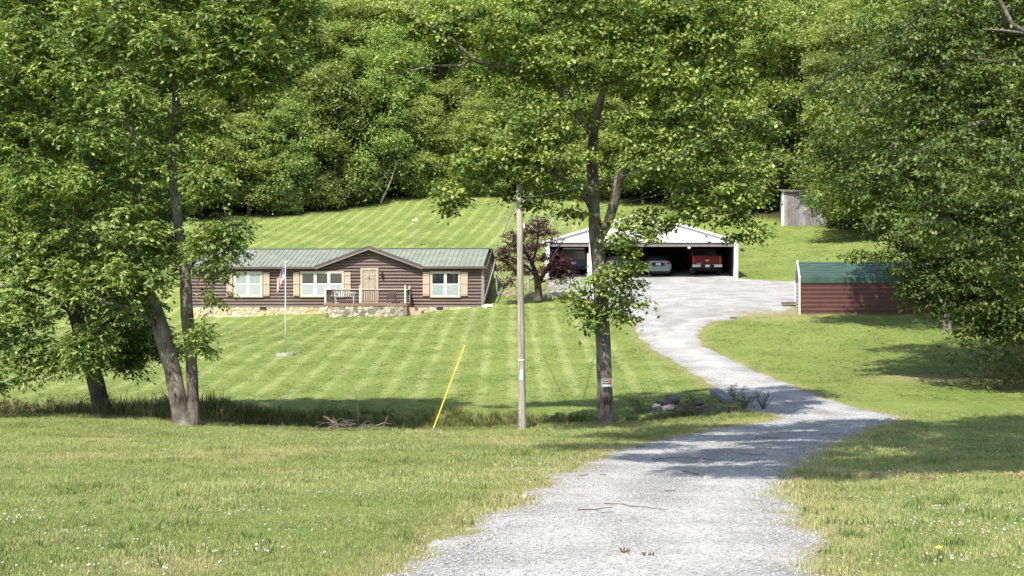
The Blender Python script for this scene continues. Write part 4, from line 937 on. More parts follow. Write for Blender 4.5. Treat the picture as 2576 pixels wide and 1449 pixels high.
# roof
OV = .34; SL = RIDGE/(HD/2)
def rz_(y): return HW+.03+(y)*SL
roof = MB().add([(-HL-.25, -OV, rz_(-OV)), (.28, -OV, rz_(-OV)), (.28, HD/2, rz_(HD/2)), (-HL-.25, HD/2, rz_(HD/2)), (-HL-.25, HD+OV, rz_(-OV)), (.28, HD+OV, rz_(-OV))], [(3, 2, 5, 4)]).build('roof', ROOFG, house)
def valley_y(x):
    d = abs(x-GC); zd = gz1+.12-d*(1.05/GH)
    return -OV if d > GH+.35 else max(-OV, min(HD/2, (zd-HW-.03)/SL))
pw = .305; npan = int((HL+.53)/pw)
for i in range(npan):
    x0 = -HL-.25+i*pw; x1 = x0+pw; ya, yb_ = valley_y(x0), valley_y(x1)
    if min(ya, yb_) >= HD/2-.05: continue
    T = .012
    def q(x, y, dz): return (x, y, rz_(y)+.02+dz)
    mb = MB().add([q(x0, ya, 0), q(x1, yb_, 0), q(x1, HD/2, 0), q(x0, HD/2, 0), q(x0, ya, -T), q(x1, yb_, -T), q(x1, HD/2, -T), q(x0, HD/2, -T)], [(0, 1, 2, 3), (7, 6, 5, 4), (0, 4, 5, 1), (1, 5, 6, 2), (2, 6, 7, 3), (3, 7, 4, 0)])
    xr = x0+.02
    mb.add([q(xr-.022, ya, .001), q(xr+.022, ya, .001), q(xr+.010, ya, .034), q(xr-.010, ya, .034), q(xr-.022, HD/2, .001), q(xr+.022, HD/2, .001), q(xr+.010, HD/2, .034), q(xr-.010, HD/2, .034)], [(0, 1, 2, 3), (7, 6, 5, 4), (1, 5, 6, 2), (2, 6, 7, 3), (3, 7, 4, 0)])
    mb.build('roof_panel', ROOFG, roof)
MB().bar((-HL-.27, HD/2, rz_(HD/2)+.045), (.3, HD/2, rz_(HD/2)+.045), .26, .04).build('ridge_cap', pmat('ridge_dark', (.10, .14, .105), .5), roof)
for a, b in ((-HL-.25, GC-GH-.42), (GC+GH+.42, .28)):
    boxpart('fascia', FASC, roof, a, b, -OV-.03, -OV+.02, rz_(-OV)-.13, rz_(-OV)+.004)
    boxpart('soffit', FASC, roof, a, b, -OV+.02, .05, rz_(-OV)-.12, rz_(-OV)-.09)
for sx in (.26,):
    MB().bar((sx, -OV-.02, rz_(-OV)-.06), (sx, HD/2, rz_(HD/2)-.06), .04, .17).build('rake_board', FASC, roof)
    MB().bar((sx, HD/2, rz_(HD/2)-.06), (sx, HD+OV, rz_(-OV)-.06), .04, .17).build('rake_board', FASC, roof)
zf = HW+.0; ye = -OV
for s in (-1, 1):      # gable roof over the door: sheet, rake board
    fx = GC+s*(GH+.42); zft = gz1+.14-(GH+.42)*(1.05/GH)
    yb2 = (gz1+.14-HW-.03)/SL
    MB().add([(GC, ye, gz1+.16), (fx, ye, zft+.02), (GC, min(HD/2, yb2), gz1+.16), (GC, ye, gz1+.10), (fx, ye, zft-.04), (GC, min(HD/2, yb2), gz1+.10)], [(0, 1, 2), (3, 5, 4), (0, 3, 4, 1), (1, 4, 5, 2), (2, 5, 3, 0)]).build('dormer_roof', ROOFG, roof)
    MB().prism([(GC, gz1+.02), (GC, gz1+.175), (fx, zft+.035), (fx, zft-.12)], ye-.045, ye-.01).build('rake_board', FASC, roof)
    MB().prism([(GC, gz1-.085), (GC, gz1+.018), (fx, zft-.122), (fx, zft-.21)], ye-.03, ye+.02).build('rake_trim', FASCL, roof)
    MB().prism([(GC, gz1+.0), (GC, gz1+.03), (fx, zft-.11), (fx, zft-.14)], ye+.02, .03).build('soffit', FASC, roof)
# windows
def window(u0, u1, n, v0=681.5, v1=747.5, curtain=False):
    x0, x1, z1, z0 = hx(u0), hx(u1), hzv(v0), hzv(v1)
    w = MB(); t = .09; Y0, Y1 = -.115, .0
    w.box(x0, x1, Y0, Y1, z1-t, z1).box(x0, x1, Y0-.01, Y1, z0, z0+t).box(x0, x0+t, Y0+.001, Y1, z0+t, z1-t).box(x1-t, x1, Y0+.001, Y1, z0+t, z1-t)
    o = w.build('window', TRIM, house)
    iw = (x1-x0-2*t)/n; MT = pmat('sash_tan', (.55, .47, .37), .55, var=.05)
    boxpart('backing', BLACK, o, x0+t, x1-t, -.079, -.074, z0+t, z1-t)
    zm = z0+t+(z1-z0-2*t)*.5
    for k in range(n):
        a = x0+t+k*iw; b = a+iw
        if k: boxpart('mullion', MT, o, a-.045, a+.045, -.112, -.07, z0+t, z1-t)
        m0 = a+(.05 if k else .01); m1 = b-(.05 if k < n-1 else .01)
        for nm, q0, q1 in (('upper_sash', zm, z1-t), ('lower_sash', z0+t, zm)):
            f = MB().box(m0, m1, -.104, -.08, q1-.035, q1).box(m0, m1, -.104, -.08, q0, q0+.04).box(m0, m0+.03, -.104, -.08, q0, q1).box(m1-.03, m1, -.104, -.08, q0, q1)
            f.build(nm, WHITE, o)
        boxpart('pane', GLASS, o, m0+.02, m1-.02, -.094, -.090, z0+t+.02, z1-t-.02)
        boxpart('blind', CURT, o, m0+.025, m1-.025, -.0865, -.0825, z0+t+.03, zm-.02)
        if curtain: boxpart('curtain', CURTS, o, m0+.025, m1-.025, -.0866, -.0826, zm+.0, z1-t-.03 if k else z1-t-.10)
    return o
window(583, 658, 2, curtain=True); window(753, 865, 3); window(1082.5, 1159, 2, 682.5, 748.5)
def shutter(u0, u1, v0=684, v1=744.5):
    x0, x1, z1, z0 = hx(u0), hx(u1), hzv(v0), hzv(v1); H = z1-z0
    bw = (x1-x0)/3
    s = MB().box(x0, x1, -.098, -.085, z0+.01, z1-.01).build('shutter', SHUT, house)
    for k in range(3):
        boxpart('board', SHUT, s, x0+k*bw+.006, x0+(k+1)*bw-.006, -.115, -.097, z0, z1)
    for f in (.06, .5, .86):
        boxpart('batten', SHUT, s, x0+.002, x1-.002, -.138, -.114, z0+H*f, z0+H*f+.10)
for a, b in ((565.5, 581), (659.5, 675.5), (736, 751.5), (866, 882), (1064, 1081), (1160, 1177)): shutter(a, b)
# door
d0, d1, dt = hx(907), hx(952), hzv(674)
dr = MB().box(d0, d1, -.125, 0, dt-.11, dt).box(d0, d0+.12, -.124, 0, .1, dt-.11).box(d1-.12, d1, -.124, 0, .1, dt-.11).build('door_frame', TRIM, house)
door = boxpart('door', DOORM, house, d0+.14, d1-.10, -.098, -.07, .12, dt-.14)
DPAN = pmat('door_panel', (.31, .255, .175), .5, var=.05)
for a in (0, 1):
    for z0, z1 in ((1.62, 1.95), (.90, 1.52), (.24, .78)):
        xx = d0+.20+a*.36; boxpart('panel', DPAN, door, xx, xx+.30, -.108, -.0975, z0, z1, bevel=.006)
MB().tube([(d1-.17, -.098, 1.08), (d1-.17, -.15, 1.08)], .028, 8).build('knob', pmat('brass', (.45, .32, .12), .3, .9), door)
MB().tube([(GC, -.115, 1.78), (GC, -.12, 1.66), (GC+.01, -.118, 1.56)], [.012, .035, .012], 6).build('knocker', FASC, door)
# wall lantern
lx, lz = hx(962), hzv(690)
lan = MB().box(lx-.035, lx+.035, -.09, -.05, lz-.13, lz+.13).tube([(lx, -.07, lz+.08), (lx, -.17, lz+.14), (lx, -.19, lz+.06)], .012, 5).build('wall_lantern', BLACK, house)
MB().tube([(lx, -.19, lz-.16), (lx, -.19, lz-.12), (lx, -.19, lz+.05), (lx, -.19, lz+.10)], [.03, .06, .085, .02], 6).build('lantern_body', BLACK, lan)
# stone base: every stone a piece set in mortar
def clip(poly, a, b, c):
    out = []
    for i in range(len(poly)):
        p, q = poly[i], poly[(i+1) % len(poly)]; dp, dq = a*p[0]+b*p[1]-c, a*q[0]+b*q[1]-c
        if dp <= 0: out.append(p)
        if dp*dq < 0: t = dp/(dp-dq); out.append((p[0]+(q[0]-p[0])*t, p[1]+(q[1]-p[1])*t))
    return out
def stones(parent, x0, x1, z0, z1, y, size, mats, M=None, zfun=None):
    seeds = []
    nx_, nz_ = int((x1-x0)/size)+2, max(2, int(round((z1-z0)/(size*.72))))
    for i in range(-1, nx_+1):
        for j in range(nz_): seeds.append((x0+(i+.5*(j % 2)+random.uniform(.05, .95))*size, z0+(j+random.uniform(.1, .9))*(z1-z0)/nz_))
    for s in seeds:
        if not (x0 < s[0] < x1): continue
        poly = [(x0, z0), (x1, z0), (x1, z1), (x0, z1)]
        for t in seeds:
            if t is s or abs(t[0]-s[0]) > 3*size: continue
            a, b = t[0]-s[0], t[1]-s[1]; c = (t[0]**2+t[1]**2-s[0]**2-s[1]**2)/2; poly = clip(poly, a, b, c)
            if len(poly) < 3: break
        if len(poly) < 3: continue
        cx, cz = sum(p[0] for p in poly)/len(poly), sum(p[1] for p in poly)/len(poly)
        ins = [(cx+(p[0]-cx)*.90+random.uniform(-.012, .012), cz+(p[1]-cz)*.88+random.uniform(-.012, .012)) for p in poly]
        top = [(cx+(p[0]-cx)*.86, cz+(p[1]-cz)*.84) for p in ins]; n = len(ins); dp = random.uniform(.02, .055)
        vs = [(px, y+.01, pz) for px, pz in ins]+[(px, y-dp*.6, pz) for px, pz in ins]+[(px, y-dp+random.uniform(-.008, .008), pz) for px, pz in top]
        fs = [(i, (i+1) % n, n+(i+1) % n, n+i) for i in range(n)]+[(n+i, n+(i+1) % n, 2*n+(i+1) % n, 2*n+i) for i in range(n)]+[tuple(range(2*n, 3*n))]
        if M is not None: vs = [M @ Vector(v) for v in vs]
        MB().add(vs, fs).build('stone', random.choice(mats), parent)
fnd = boxpart('foundation', MORT, house, -HL+.02, -.02, -.02, HD-.02, -1.5, -.095)
stones(fnd, -HL+.02, -9.38, -1.0, -.10, -.02, .31, ST)
stones(fnd, -4.3, -.03, -.75, -.10, -.02, .33, [ST[1], ST[3], STD[2], ST[0]])
for u in (659, 1107): boxpart('vent', BLACK, fnd, hx(u)-.2, hx(u)+.2, -.085, -.03, -.27, -.105)
# porch
px0, px1, py = -9.40, -4.36, -2.2
pb = boxpart('porch_base', MORT, house, px0+.04, px1-.03, py+.06, -.03, -1.4, -.055)
stones(pb, px0+.04, px1-.03, -1.1, -.06, py+.06, .30, STD)
stones(pb, .0, -py-.1, -1.1, -.06, 0, .4, STD, Matrix.Translation((px1-.03, py+.06, 0)) @ Matrix.Rotation(math.pi/2, 4, 'Z'))
deck = boxpart('deck', DECK, house, px0, px1, py, -.09, -.05, .085)
for k in range(15):
    yy = py+.003+k*.14; boxpart('deck_board', DECK, deck, px0-.01, px1+.01, yy, yy+.132, .088, .116)
rl = empty('railing', (0, 0, 0)); rl.parent = house
POSTM = pmat('post_cream', (.56, .47, .36), .6, var=.08)
def post(x, y, parent, h=.95):
    p = boxpart('post', POSTM, parent, x-.05, x+.05, y-.05, y+.05, .117, .117+h)
    MB().tube([(x, y, .117+h), (x, y, .117+h+.03), (x, y, .117+h+.04), (x, y, .117+h+.10), (x, y, .117+h+.13)], [.075, .075, .03, .055, .015], 8).build('cap', POSTM, p)
pxs = (px0+.12, hx(914)+.14, px1-.12)
for x in pxs: post(x, py+.10, rl)
post(px1-.12, -.16, rl)
def rail(a, b):
    d = Vector(b)-Vector(a)
    MB().bar(Vector(a)+Vector((0, 0, .83)), Vector(b)+Vector((0, 0, .83)), .12, .045).build('top_rail', POSTM, rl)
    MB().bar(Vector(a)+Vector((0, 0, .78)), Vector(b)+Vector((0, 0, .78)), .045, .05).build('under_rail', RAILD, rl)
    MB().bar(Vector(a)+Vector((0, 0, .10)), Vector(b)+Vector((0, 0, .10)), .05, .045).build('bottom_rail', RAILD, rl)
    n = int(d.length/.135); bmsh = MB().box(-.019, .019, -.016, .016, .08, .76).mesh('baluster', RAILD)
    for k in range(1, n):
        o = link('baluster', bmsh, None, rl); o.location = Vector(a).lerp(Vector(b), k/n)
zb = .117
rail((pxs[0]+.05, py+.1, zb), (pxs[1]-.05, py+.1, zb)); rail((pxs[1]+.05, py+.1, zb), (pxs[2]-.05, py+.1, zb))
rail((px0+.12, py+.15, zb), (px0+.12, -.12, zb)); rail((px1-.12, py+.9, zb), (px1-.12, -.2, zb))
CONC = pmat('step_block', (.36, .27, .19), .9, var=.25, scale=5, bump=.3)
st = boxpart('steps', CONC, house, px1+.02, px1+.42, -1.75, -.5, -.9, -.14)
boxpart('step', CONC, st, px1+.42, px1+.80, -1.75, -.5, -.9, -.34); boxpart('step', CONC, st, px1+.80, px1+1.15, -1.75, -.5, -.9, -.52)

# porch furniture
PW = pmat('white_paint', (.58, .58, .55), .45, var=.04)
def local(parent, x, y, z): return parent.matrix_basis @ Vector((x, y, z))
def at_house(name, x, y, z): return empty(name, Hc + Matrix.Rotation(HA, 3, 'Z') @ Vector((x, y, z)), HA)
PWB = pmat('bench_paint', (.44, .44, .42), .5, var=.1)
b = at_house('porch_bench', -8.35, -.55, .118); tag(b, 'white slatted bench on the porch left of the door, behind the railing', 'bench')
for k in range(4): boxpart('seat_slat', PWB, b, -.6, .6, -.38+k*.1, -.30+k*.1, .40, .43)
for k in range(9): boxpart('back_slat', PWB, b, -.57+k*.135, -.50+k*.135, .07, .09, .44, .64)
boxpart('back_rail', PWB, b, -.62, .62, .06, .10, .64, .69)
for x in (-.56, .56):
    for y in (-.34, .06): boxpart('leg', PWB, b, x-.03, x+.03, y-.03, y+.03, 0, .41)
    boxpart('armrest', PWB, b, x-.04, x+.04, -.38, .08, .60, .635)
c = at_house('porch_chair', -5.5, -.7, .118); tag(c, 'dark wooden chair on the porch right of the door, behind the railing', 'chair')
CH = pmat('chair_dark', (.05, .03, .028), .6)
boxpart('seat', CH, c, -.26, .26, -.25, .25, .40, .44)
for k in range(4): boxpart('back_slat', CH, c, -.24+k*.135, -.16+k*.135, .22, .245, .44, .68)
boxpart('back_rail', CH, c, -.27, .27, .215, .25, .68, .73)
for x in (-.23, .23):
    for y in (-.22, .22): boxpart('leg', CH, c, x-.025, x+.025, y-.025, y+.025, 0, .40)
# grey pipe leaning on the corner of the house
a = P(1213, 775, 89.3); b2 = P(1262, 600, 90.3)
tag(MB().tube([a, a.lerp(b2, .5), b2], [.05, .045, .035], 8).build('leaning_pipe', pmat('grey_pipe', (.22, .21, .20), .6, var=.15), smooth=True), 'grey pole leaning across the right corner of the log house', 'pole')
rk = MB(); 
bm = bmesh.new(); bmesh.ops.create_icosphere(bm, subdivisions=2, radius=.5)
for v in bm.verts: v.co = Vector((v.co.x*.8, v.co.y*.5, v.co.z*.32))*(1+random.uniform(-.12, .12))
me = bpy.data.meshes.new('pale_rock'); bm.to_mesh(me); bm.free(); me.materials.append(ST[1])
o = link('pale_rock', me); p = P(1228, 769, 89.2); o.location = (p.x, p.y, gz(p.x, p.y)+.05); tag(o, 'flat pale rock on the grass at the right corner of the house', 'rock')
# ---------------------------------------------------------------- open-front garage
METW = pmat('white_metal', (.72, .72, .69), .5, var=.07, scale=1.4)
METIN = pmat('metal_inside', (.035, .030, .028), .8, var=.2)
GRAYM = pmat('galvanised', (.42, .44, .46), .45, .3, var=.1)
gX0, gX1, gY = 2.35, 14.70, 97.0
gb = gz((gX0+gX1)/2, gY)+.04
gar = empty('garage', ((gX0+gX1)/2, gY, gb)); tag(gar, 'wide open-front garage with white metal gable sheltering parked vehicles', 'garage')
W2 = (gX1-gX0)/2; eh = 2.50; rh = 4.36; GD = 9.0
gable = MB().prism([(-W2, eh), (W2, eh), (W2, eh+.06), (0, rh), (-W2, eh+.06)], .03, .10).build('gable', METW, gar)
k = 0; x = -W2
while x < W2-.01:          # vertical sheets of the gable
    x1 = min(x+.30, W2); za, zb_ = eh+.06+(rh-eh-.06)*(1-abs(x)/W2), eh+.06+(rh-eh-.06)*(1-abs(x1)/W2)
    MB().prism([(x+.004, eh+.002), (x1-.004, eh+.002), (x1-.004, zb_-.02), (x+.004, za-.02)], .0, .028).prism([(x+.0, eh+.003), (x+.035, eh+.003), (x+.035, za-.03), (x, za-.03)], -.022, .001).build('sheet', METW, gable)
    x = x1
boxpart('header_trim', METW, gar, -W2-.05, W2+.05, -.06, .02, eh-.06, eh+.03)
boxpart('header_beam', pmat('beam_grey', (.16, .14, .13), .8), gar, -W2, W2, .03, .25, eh-.33, eh-.062)
for s in (-1, 1):
    xe = s*(W2+.35); sl = (rh-eh-.06)/W2
    MB().add([(0, -.06, rh+.05), (xe, -.06, eh+.11-.35*sl), (xe, GD+.3, eh+.11-.35*sl), (0, GD+.3, rh+.05), (0, -.06, rh+.0), (xe, -.06, eh+.05-.35*sl), (xe, GD+.3, eh+.05-.35*sl), (0, GD+.3, rh+.0)], [(0, 1, 2, 3), (7, 6, 5, 4), (0, 4, 5, 1), (1, 5, 6, 2), (2, 6, 7, 3)]).build('roof', METW, gar)
    MB().prism([(0, rh-.08), (0, rh+.06), (xe, eh+.12-.35*sl), (xe, eh-.02-.35*sl)], -.115, -.062).build('rake_trim', METW, gar)
    boxpart('corner_post', METW, gar, s*W2-.12, s*W2+.12, -.05, .18, -.2, eh-.06)
    boxpart('side_wall', METW, gar, s*W2-.04+s*.06, s*W2+.04+s*.06, .18, GD, -.4, eh)
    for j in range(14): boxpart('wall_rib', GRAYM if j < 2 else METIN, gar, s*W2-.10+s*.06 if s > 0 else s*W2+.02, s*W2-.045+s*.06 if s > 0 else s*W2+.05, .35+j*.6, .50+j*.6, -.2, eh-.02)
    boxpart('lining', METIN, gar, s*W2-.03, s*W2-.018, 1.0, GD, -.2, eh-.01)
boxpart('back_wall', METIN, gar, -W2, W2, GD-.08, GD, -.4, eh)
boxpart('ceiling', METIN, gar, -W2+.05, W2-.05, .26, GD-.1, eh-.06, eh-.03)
boxpart('bay_post', METW, gar, P(1486, 700, gY).x-(gX0+gX1)/2-.11, P(1486, 700, gY).x-(gX0+gX1)/2+.11, -.04, .16, -.2, eh-.061)
o = MB().tube([(3.1, .06, eh-.45), (3.1, .04, eh-.40), (3.1, .03, eh-.34)], [.10, .12, .04], 8).build('lamp', PW, gar)
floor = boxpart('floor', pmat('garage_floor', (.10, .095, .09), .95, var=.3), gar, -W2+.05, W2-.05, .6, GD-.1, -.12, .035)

# ---------------------------------------------------------------- vehicles, rear to the camera
TYRE = pmat('tyre', (.018, .018, .018), .85); RIM = pmat('rim', (.35, .36, .37), .35, .7); CHROME = pmat('chrome', (.75, .76, .78), .22, .85, var=.05)
DKGL = pmat('tinted_glass', (.010, .012, .014), .08, var=.1); LAMP = pmat('tail_lamp', (.42, .012, .015), .2, var=.1); PLATE = pmat('plate', (.62, .66, .72), .5, var=.25, scale=14)
def wheel(parent, x, y, r, w, s):
    t = MB().tube([(x-s*w/2, y, r), (x-s*w/2*.9, y, r), (x+s*w/2*.9, y, r), (x+s*w/2, y, r)], [r*.88, r, r, r*.88], 20).build('tyre', TYRE, parent, smooth=True)
    MB().tube([(x+s*w*.42, y, r), (x+s*(w*.5+.012), y, r)], [r*.62, r*.58], 14).build('rim', RIM, t)
def body_loft(name, secs, mat, parent):
    """secs: (y, [(x,z)...]) half sections from bottom centre-side up; mirrored"""
    mb = MB(); rows = []
    for y, half in secs:
        ring = [(-x, y, z) for x, z in half]+[(x, y, z) for x, z in reversed(half)]
        rows.append(len(mb.v)); mb.v += ring
    n = len(secs[0][1])*2
    for i in range(len(rows)-1):
        for k in range(n):
            a, b = rows[i], rows[i+1]; mb.f.append((a+k, a+(k+1) % n, b+(k+1) % n, b+k))
    mb.f.append(tuple(rows[0]+k for k in range(n))); mb.f.append(tuple(rows[-1]+k for k in reversed(range(n))))
    return mb.build(name, mat, parent, bevel=.025)
def vehicle(name, u, Y, label, cat='car'):
    X = (u-CU)/FPX*Y; e = empty(name, (X, Y, max(gz(X, Y)+.03, gb+.036))); return tag(e, label, cat)
# red pickup
RED = pmat('paint_red', (.155, .010, .014), .22, .25, var=.06, spec=.7)
t = vehicle('pickup_truck', 1779, 98.6, 'dark red pickup truck parked tail outward in the right bay of the garage', 'pickup')
boxpart('tailgate', RED, t, -.76, .76, .0, .07, .78, 1.36, bevel=.02)
bed = MB().box(-.98, -.765, .005, 1.9, .70, 1.38).box(.765, .98, .005, 1.9, .70, 1.38).box(-.765, .765, 1.8, 1.9, .70, 1.38).box(-.765, .765, .08, 1.8, .70, .76).build('bed', RED, t, bevel=.03)
boxpart('rail_cap', BLACK, t, -.77, .77, -.005, .075, 1.362, 1.385)
for s in (-1, 1):
    boxpart('tail_lamp', LAMP, t, s*.96-.085*(1+s)+.02*(1-s)*0, s*.96+.085*(1-s), -.02, .05, .86, 1.30, bevel=.015) if False else MB().box(min(s*.80, s*.955), max(s*.80, s*.955), -.025, .03, .86, 1.30).build('tail_lamp', LAMP, t, bevel=.012)
cab = body_loft('cab', [(1.95, [(.95, .75), (.98, 1.35), (.80, 1.86), (.60, 1.90)]), (3.6, [(.95, .75), (.98, 1.35), (.80, 1.88), (.60, 1.92)]), (4.3, [(.95, .75), (.97, 1.30), (.93, 1.36), (.6, 1.40)]), (5.7, [(.90, .75), (.92, 1.15), (.85, 1.20), (.6, 1.22)])], RED, t)
MB().prism([(-.74, 1.42), (.74, 1.42), (.66, 1.80), (-.66, 1.80)], 1.925, 1.945).build('rear_window', DKGL, cab)
bmp = MB().box(-.99, -.45, -.16, .02, .60, .79).box(.45, .99, -.16, .02, .60, .79).box(-.45, .45, -.10, .02, .60, .78).build('bumper', CHROME, t, bevel=.025)
boxpart('bumper_step', BLACK, bmp, -.45, .45, -.17, -.101, .56, .755)
boxpart('plate', PLATE, t, -.15, .15, -.185, -.172, .60, .75)
boxpart('hitch', BLACK, t, -.09, .09, -.20, .1, .45, .55)
boxpart('tailgate_handle', BLACK, t, -.14, .14, -.012, .0, 1.20, 1.29)
MB().prism([(-.135, 1.02), (-.045, 1.02), (-.045, .985), (.045, .985), (.045, 1.02), (.135, 1.02), (.15, 1.085), (.045, 1.085), (.045, 1.12), (-.045, 1.12), (-.045, 1.085), (-.12, 1.085)], -.018, .0).build('emblem', pmat('gold', (.70, .46, .10), .3, .6, var=.05), t)
boxpart('badge', CHROME, t, -.70, -.38, -.008, .0, .84, .875)
for s in (-1, 1):
    wheel(t, s*.86, .95, .40, .26, s); wheel(t, s*.86, 4.6, .40, .26, s)
    boxpart('mud_flap', BLACK, t, s*.86-.14, s*.86+.14, .50, .515, .22, .66)
    MB().box(min(s*1.0, s*1.2), max(s*1.0, s*1.2), 3.3, 3.4, 1.38, 1.58).build('mirror', BLACK, t)
boxpart('chassis', BLACK, t, -.7, .7, .3, 5.4, .38, .70); 
# silver saloon
SILV = pmat('paint_silver', (.30, .33, .37), .25, .5, var=.05)
def saloon(name, u, Y, mat, label, lampc=LAMP):
    s_ = vehicle(name, u, Y, label)
    b = body_loft('body', [(.0, [(.70, .42), (.86, .55), (.86, .80), (.74, 1.02), (.4, 1.06)]), (.12, [(.78, .28), (.90, .45), (.90, .84), (.80, 1.04), (.4, 1.09)]), (1.0, [(.82, .22), (.92, .42), (.92, .88), (.86, .98), (.4, 1.06)]), (3.4, [(.82, .22), (.92, .42), (.92, .86), (.86, .96), (.4, 1.0)]), (4.6, [(.75, .28), (.85, .42), (.84, .68), (.7, .76), (.4, .80)])], mat, s_)
    g = body_loft('cabin', [(.55, [(.70, .98), (.68, 1.00), (.60, 1.03), (.3, 1.05)]), (1.25, [(.78, .95), (.74, 1.15), (.62, 1.36), (.3, 1.40)]), (2.5, [(.80, .95), (.76, 1.15), (.64, 1.40), (.3, 1.45)]), (3.4, [(.78, .93), (.75, .97), (.65, 1.0), (.3, 1.02)])], mat, s_)
    MB().add([(-.60, .66, 1.065), (.60, .66, 1.065), (.52, 1.17, 1.345), (-.52, 1.17, 1.345), (-.60, .68, 1.05), (.60, .68, 1.05), (.52, 1.19, 1.33), (-.52, 1.19, 1.33)], [(0, 1, 2, 3), (7, 6, 5, 4), (0, 4, 5, 1), (1, 5, 6, 2), (2, 6, 7, 3), (3, 7, 4, 0)]).build('rear_window', DKGL, g)
    for s in (-1, 1):
        MB().box(min(s*.58, s*.84), max(s*.58, s*.84), -.03, .05, .80, .95).build('tail_lamp', lampc, s_, bevel=.02)
        wheel(s_, s*.82, 1.0, .33, .22, s); wheel(s_, s*.82, 3.7, .33, .22, s)
        MB().tube([(s*.5, -.02, .36), (s*.5, .1, .36)], .045, 8).build('exhaust', BLACK, s_)
    bm_ = body_loft('bumper', [(-.06, [(.60, .36), (.80, .45), (.80, .60), (.6, .66)]), (.1, [(.70, .28), (.90, .42), (.90, .62), (.7, .68)])], mat, s_)
    boxpart('plate_recess', BLACK, s_, -.42, .42, -.025, .02, .72, .92)
    boxpart('plate', PLATE, s_, -.16, .16, -.04, -.027, .75, .89)
    boxpart('underside', BLACK, s_, -.7, .7, .05, 4.4, .18, .30)
    return s_
saloon('silver_car', 1656, 98.9, SILV, 'silver saloon car parked next to the red pickup in the garage')
# white car behind the leaves
WCAR = pmat('paint_white', (.72, .73, .73), .25, 0, var=.03)
saloon('white_car', 1557, 98.9, WCAR, 'white car in the garage half hidden behind the leaves of the central tree')
# dark van in the left bay
DARK = pmat('paint_dark', (.030, .034, .040), .25, .3, var=.05)
v = vehicle('dark_van', 1443, 98.9, 'dark van with a pale roof edge parked in the left bay of the garage', 'van')
body_loft('body', [(0, [(.80, .45), (.95, .55), (.95, 1.05), (.85, 1.70), (.7, 1.80)]), (3.0, [(.85, .3), (.97, .5), (.97, 1.05), (.87, 1.72), (.7, 1.84)]), (3.9, [(.85, .3), (.96, .5), (.95, 1.0), (.85, 1.1), (.6, 1.15)]), (4.9, [(.8, .35), (.9, .5), (.88, .85), (.8, .9), (.6, .95)])], DARK, v)
boxpart('roof_edge', METW, v, -.72, .72, -.03, .5, 1.79, 1.845)
MB().prism([(-.78, 1.12), (.78, 1.12), (.70, 1.66), (-.70, 1.66)], -.02, -.004).build('rear_window', DKGL, v)
boxpart('bumper', BLACK, v, -.95, .95, -.10, .02, .42, .64, bevel=.03); boxpart('plate', PLATE, v, -.15, .15, -.03, -.01, .80, .94)
for s in (-1, 1):
    MB().box(min(s*.80, s*.93), max(s*.80, s*.93), -.03, .03, .90, 1.35).build('tail_lamp', LAMP, v)
    wheel(v, s*.85, .95, .35, .23, s); wheel(v, s*.85, 3.8, .35, .23, s)

# ---------------------------------------------------------------- brown and green metal shed
BRN = pmat('siding_brown', (.105, .045, .040), .45, .0, var=.14, scale=1.3, spec=.5); GRN = pmat('roof_dark_green', (.034, .068, .052), .45, var=.3, scale=1.6, spec=.5, stretch=(1, 3, 3))
sb = P(2012, 790, 77.0); SA = math.radians(-7)
sh = empty('metal_shed', (sb.x, sb.y, sb.z), SA); tag(sh, 'brown metal shed with dark green roof and white corner trim beside the gravel', 'shed')
SLn, SDp, SW, SR = 7.2, 3.5, 1.88, 2.78
boxpart('wall', BRN, sh, .05, SLn, .05, SDp, -.3, SW-.05)
core = boxpart('siding', BRN, sh, .045, SLn, .012, .049, -.3, SW-.05)
for k in range(8):
    z0 = -.06+k*.2225
    for nm, a, b, y in (('siding_panel', .012, .212, 0),):
        MB().prism([(-y, z0+a)]*0+[(.012, z0+a), (-.004, z0+a+.012), (-.010, z0+a+.06), (-.004, z0+a+.066), (-.004, z0+a+.125), (-.010, z0+a+.13), (-.010, z0+b-.02), (-.030, z0+b-.012), (-.030, z0+b+.004), (.012, z0+b+.008)], .03, SLn, Matrix(((0, 1, 0, 0), (1, 0, 0, 0), (0, 0, 1, 0), (0, 0, 0, 1)))).build(nm, BRN, core)
roofs = MB().add([(0, SDp/2, SR), (SLn, SDp/2, SR), (SLn, SDp+.02, SW), (0, SDp+.02, SW), (0, SDp+.02, SW-.28), (SLn, SDp+.02, SW-.28)], [(0, 1, 2, 3), (3, 2, 5, 4)]).build('roof', GRN, sh)
nr_ = 7
for k in range(nr_):
    t0, t1 = k/nr_, (k+1)/nr_
    ya, za = -.05+(SDp/2+.05)*t0, SW+(SR-SW)*t0; yb2, zb2 = -.05+(SDp/2+.05)*t1, SW+(SR-SW)*t1
    MB().add([(.03, ya, za), (SLn, ya, za), (SLn, yb2, zb2), (.03, yb2, zb2), (.03, ya+.012, za-.02), (SLn, ya+.012, za-.02), (SLn, yb2+.012, zb2-.02), (.03, yb2+.012, zb2-.02)], [(0, 1, 2, 3), (7, 6, 5, 4), (0, 4, 5, 1), (1, 5, 6, 2), (2, 6, 7, 3), (3, 7, 4, 0)]).bar((.03, ya+.03, za+.022), (SLn, ya+.03, za+.022), .05, .035).build('roof_panel', GRN, roofs)
boxpart('eave_panel', GRN, roofs, .03, SLn, -.055, -.03, SW-.27, SW-.10); boxpart('eave_panel', GRN, roofs, .03, SLn, -.058, -.02, SW-.10, SW+.005)
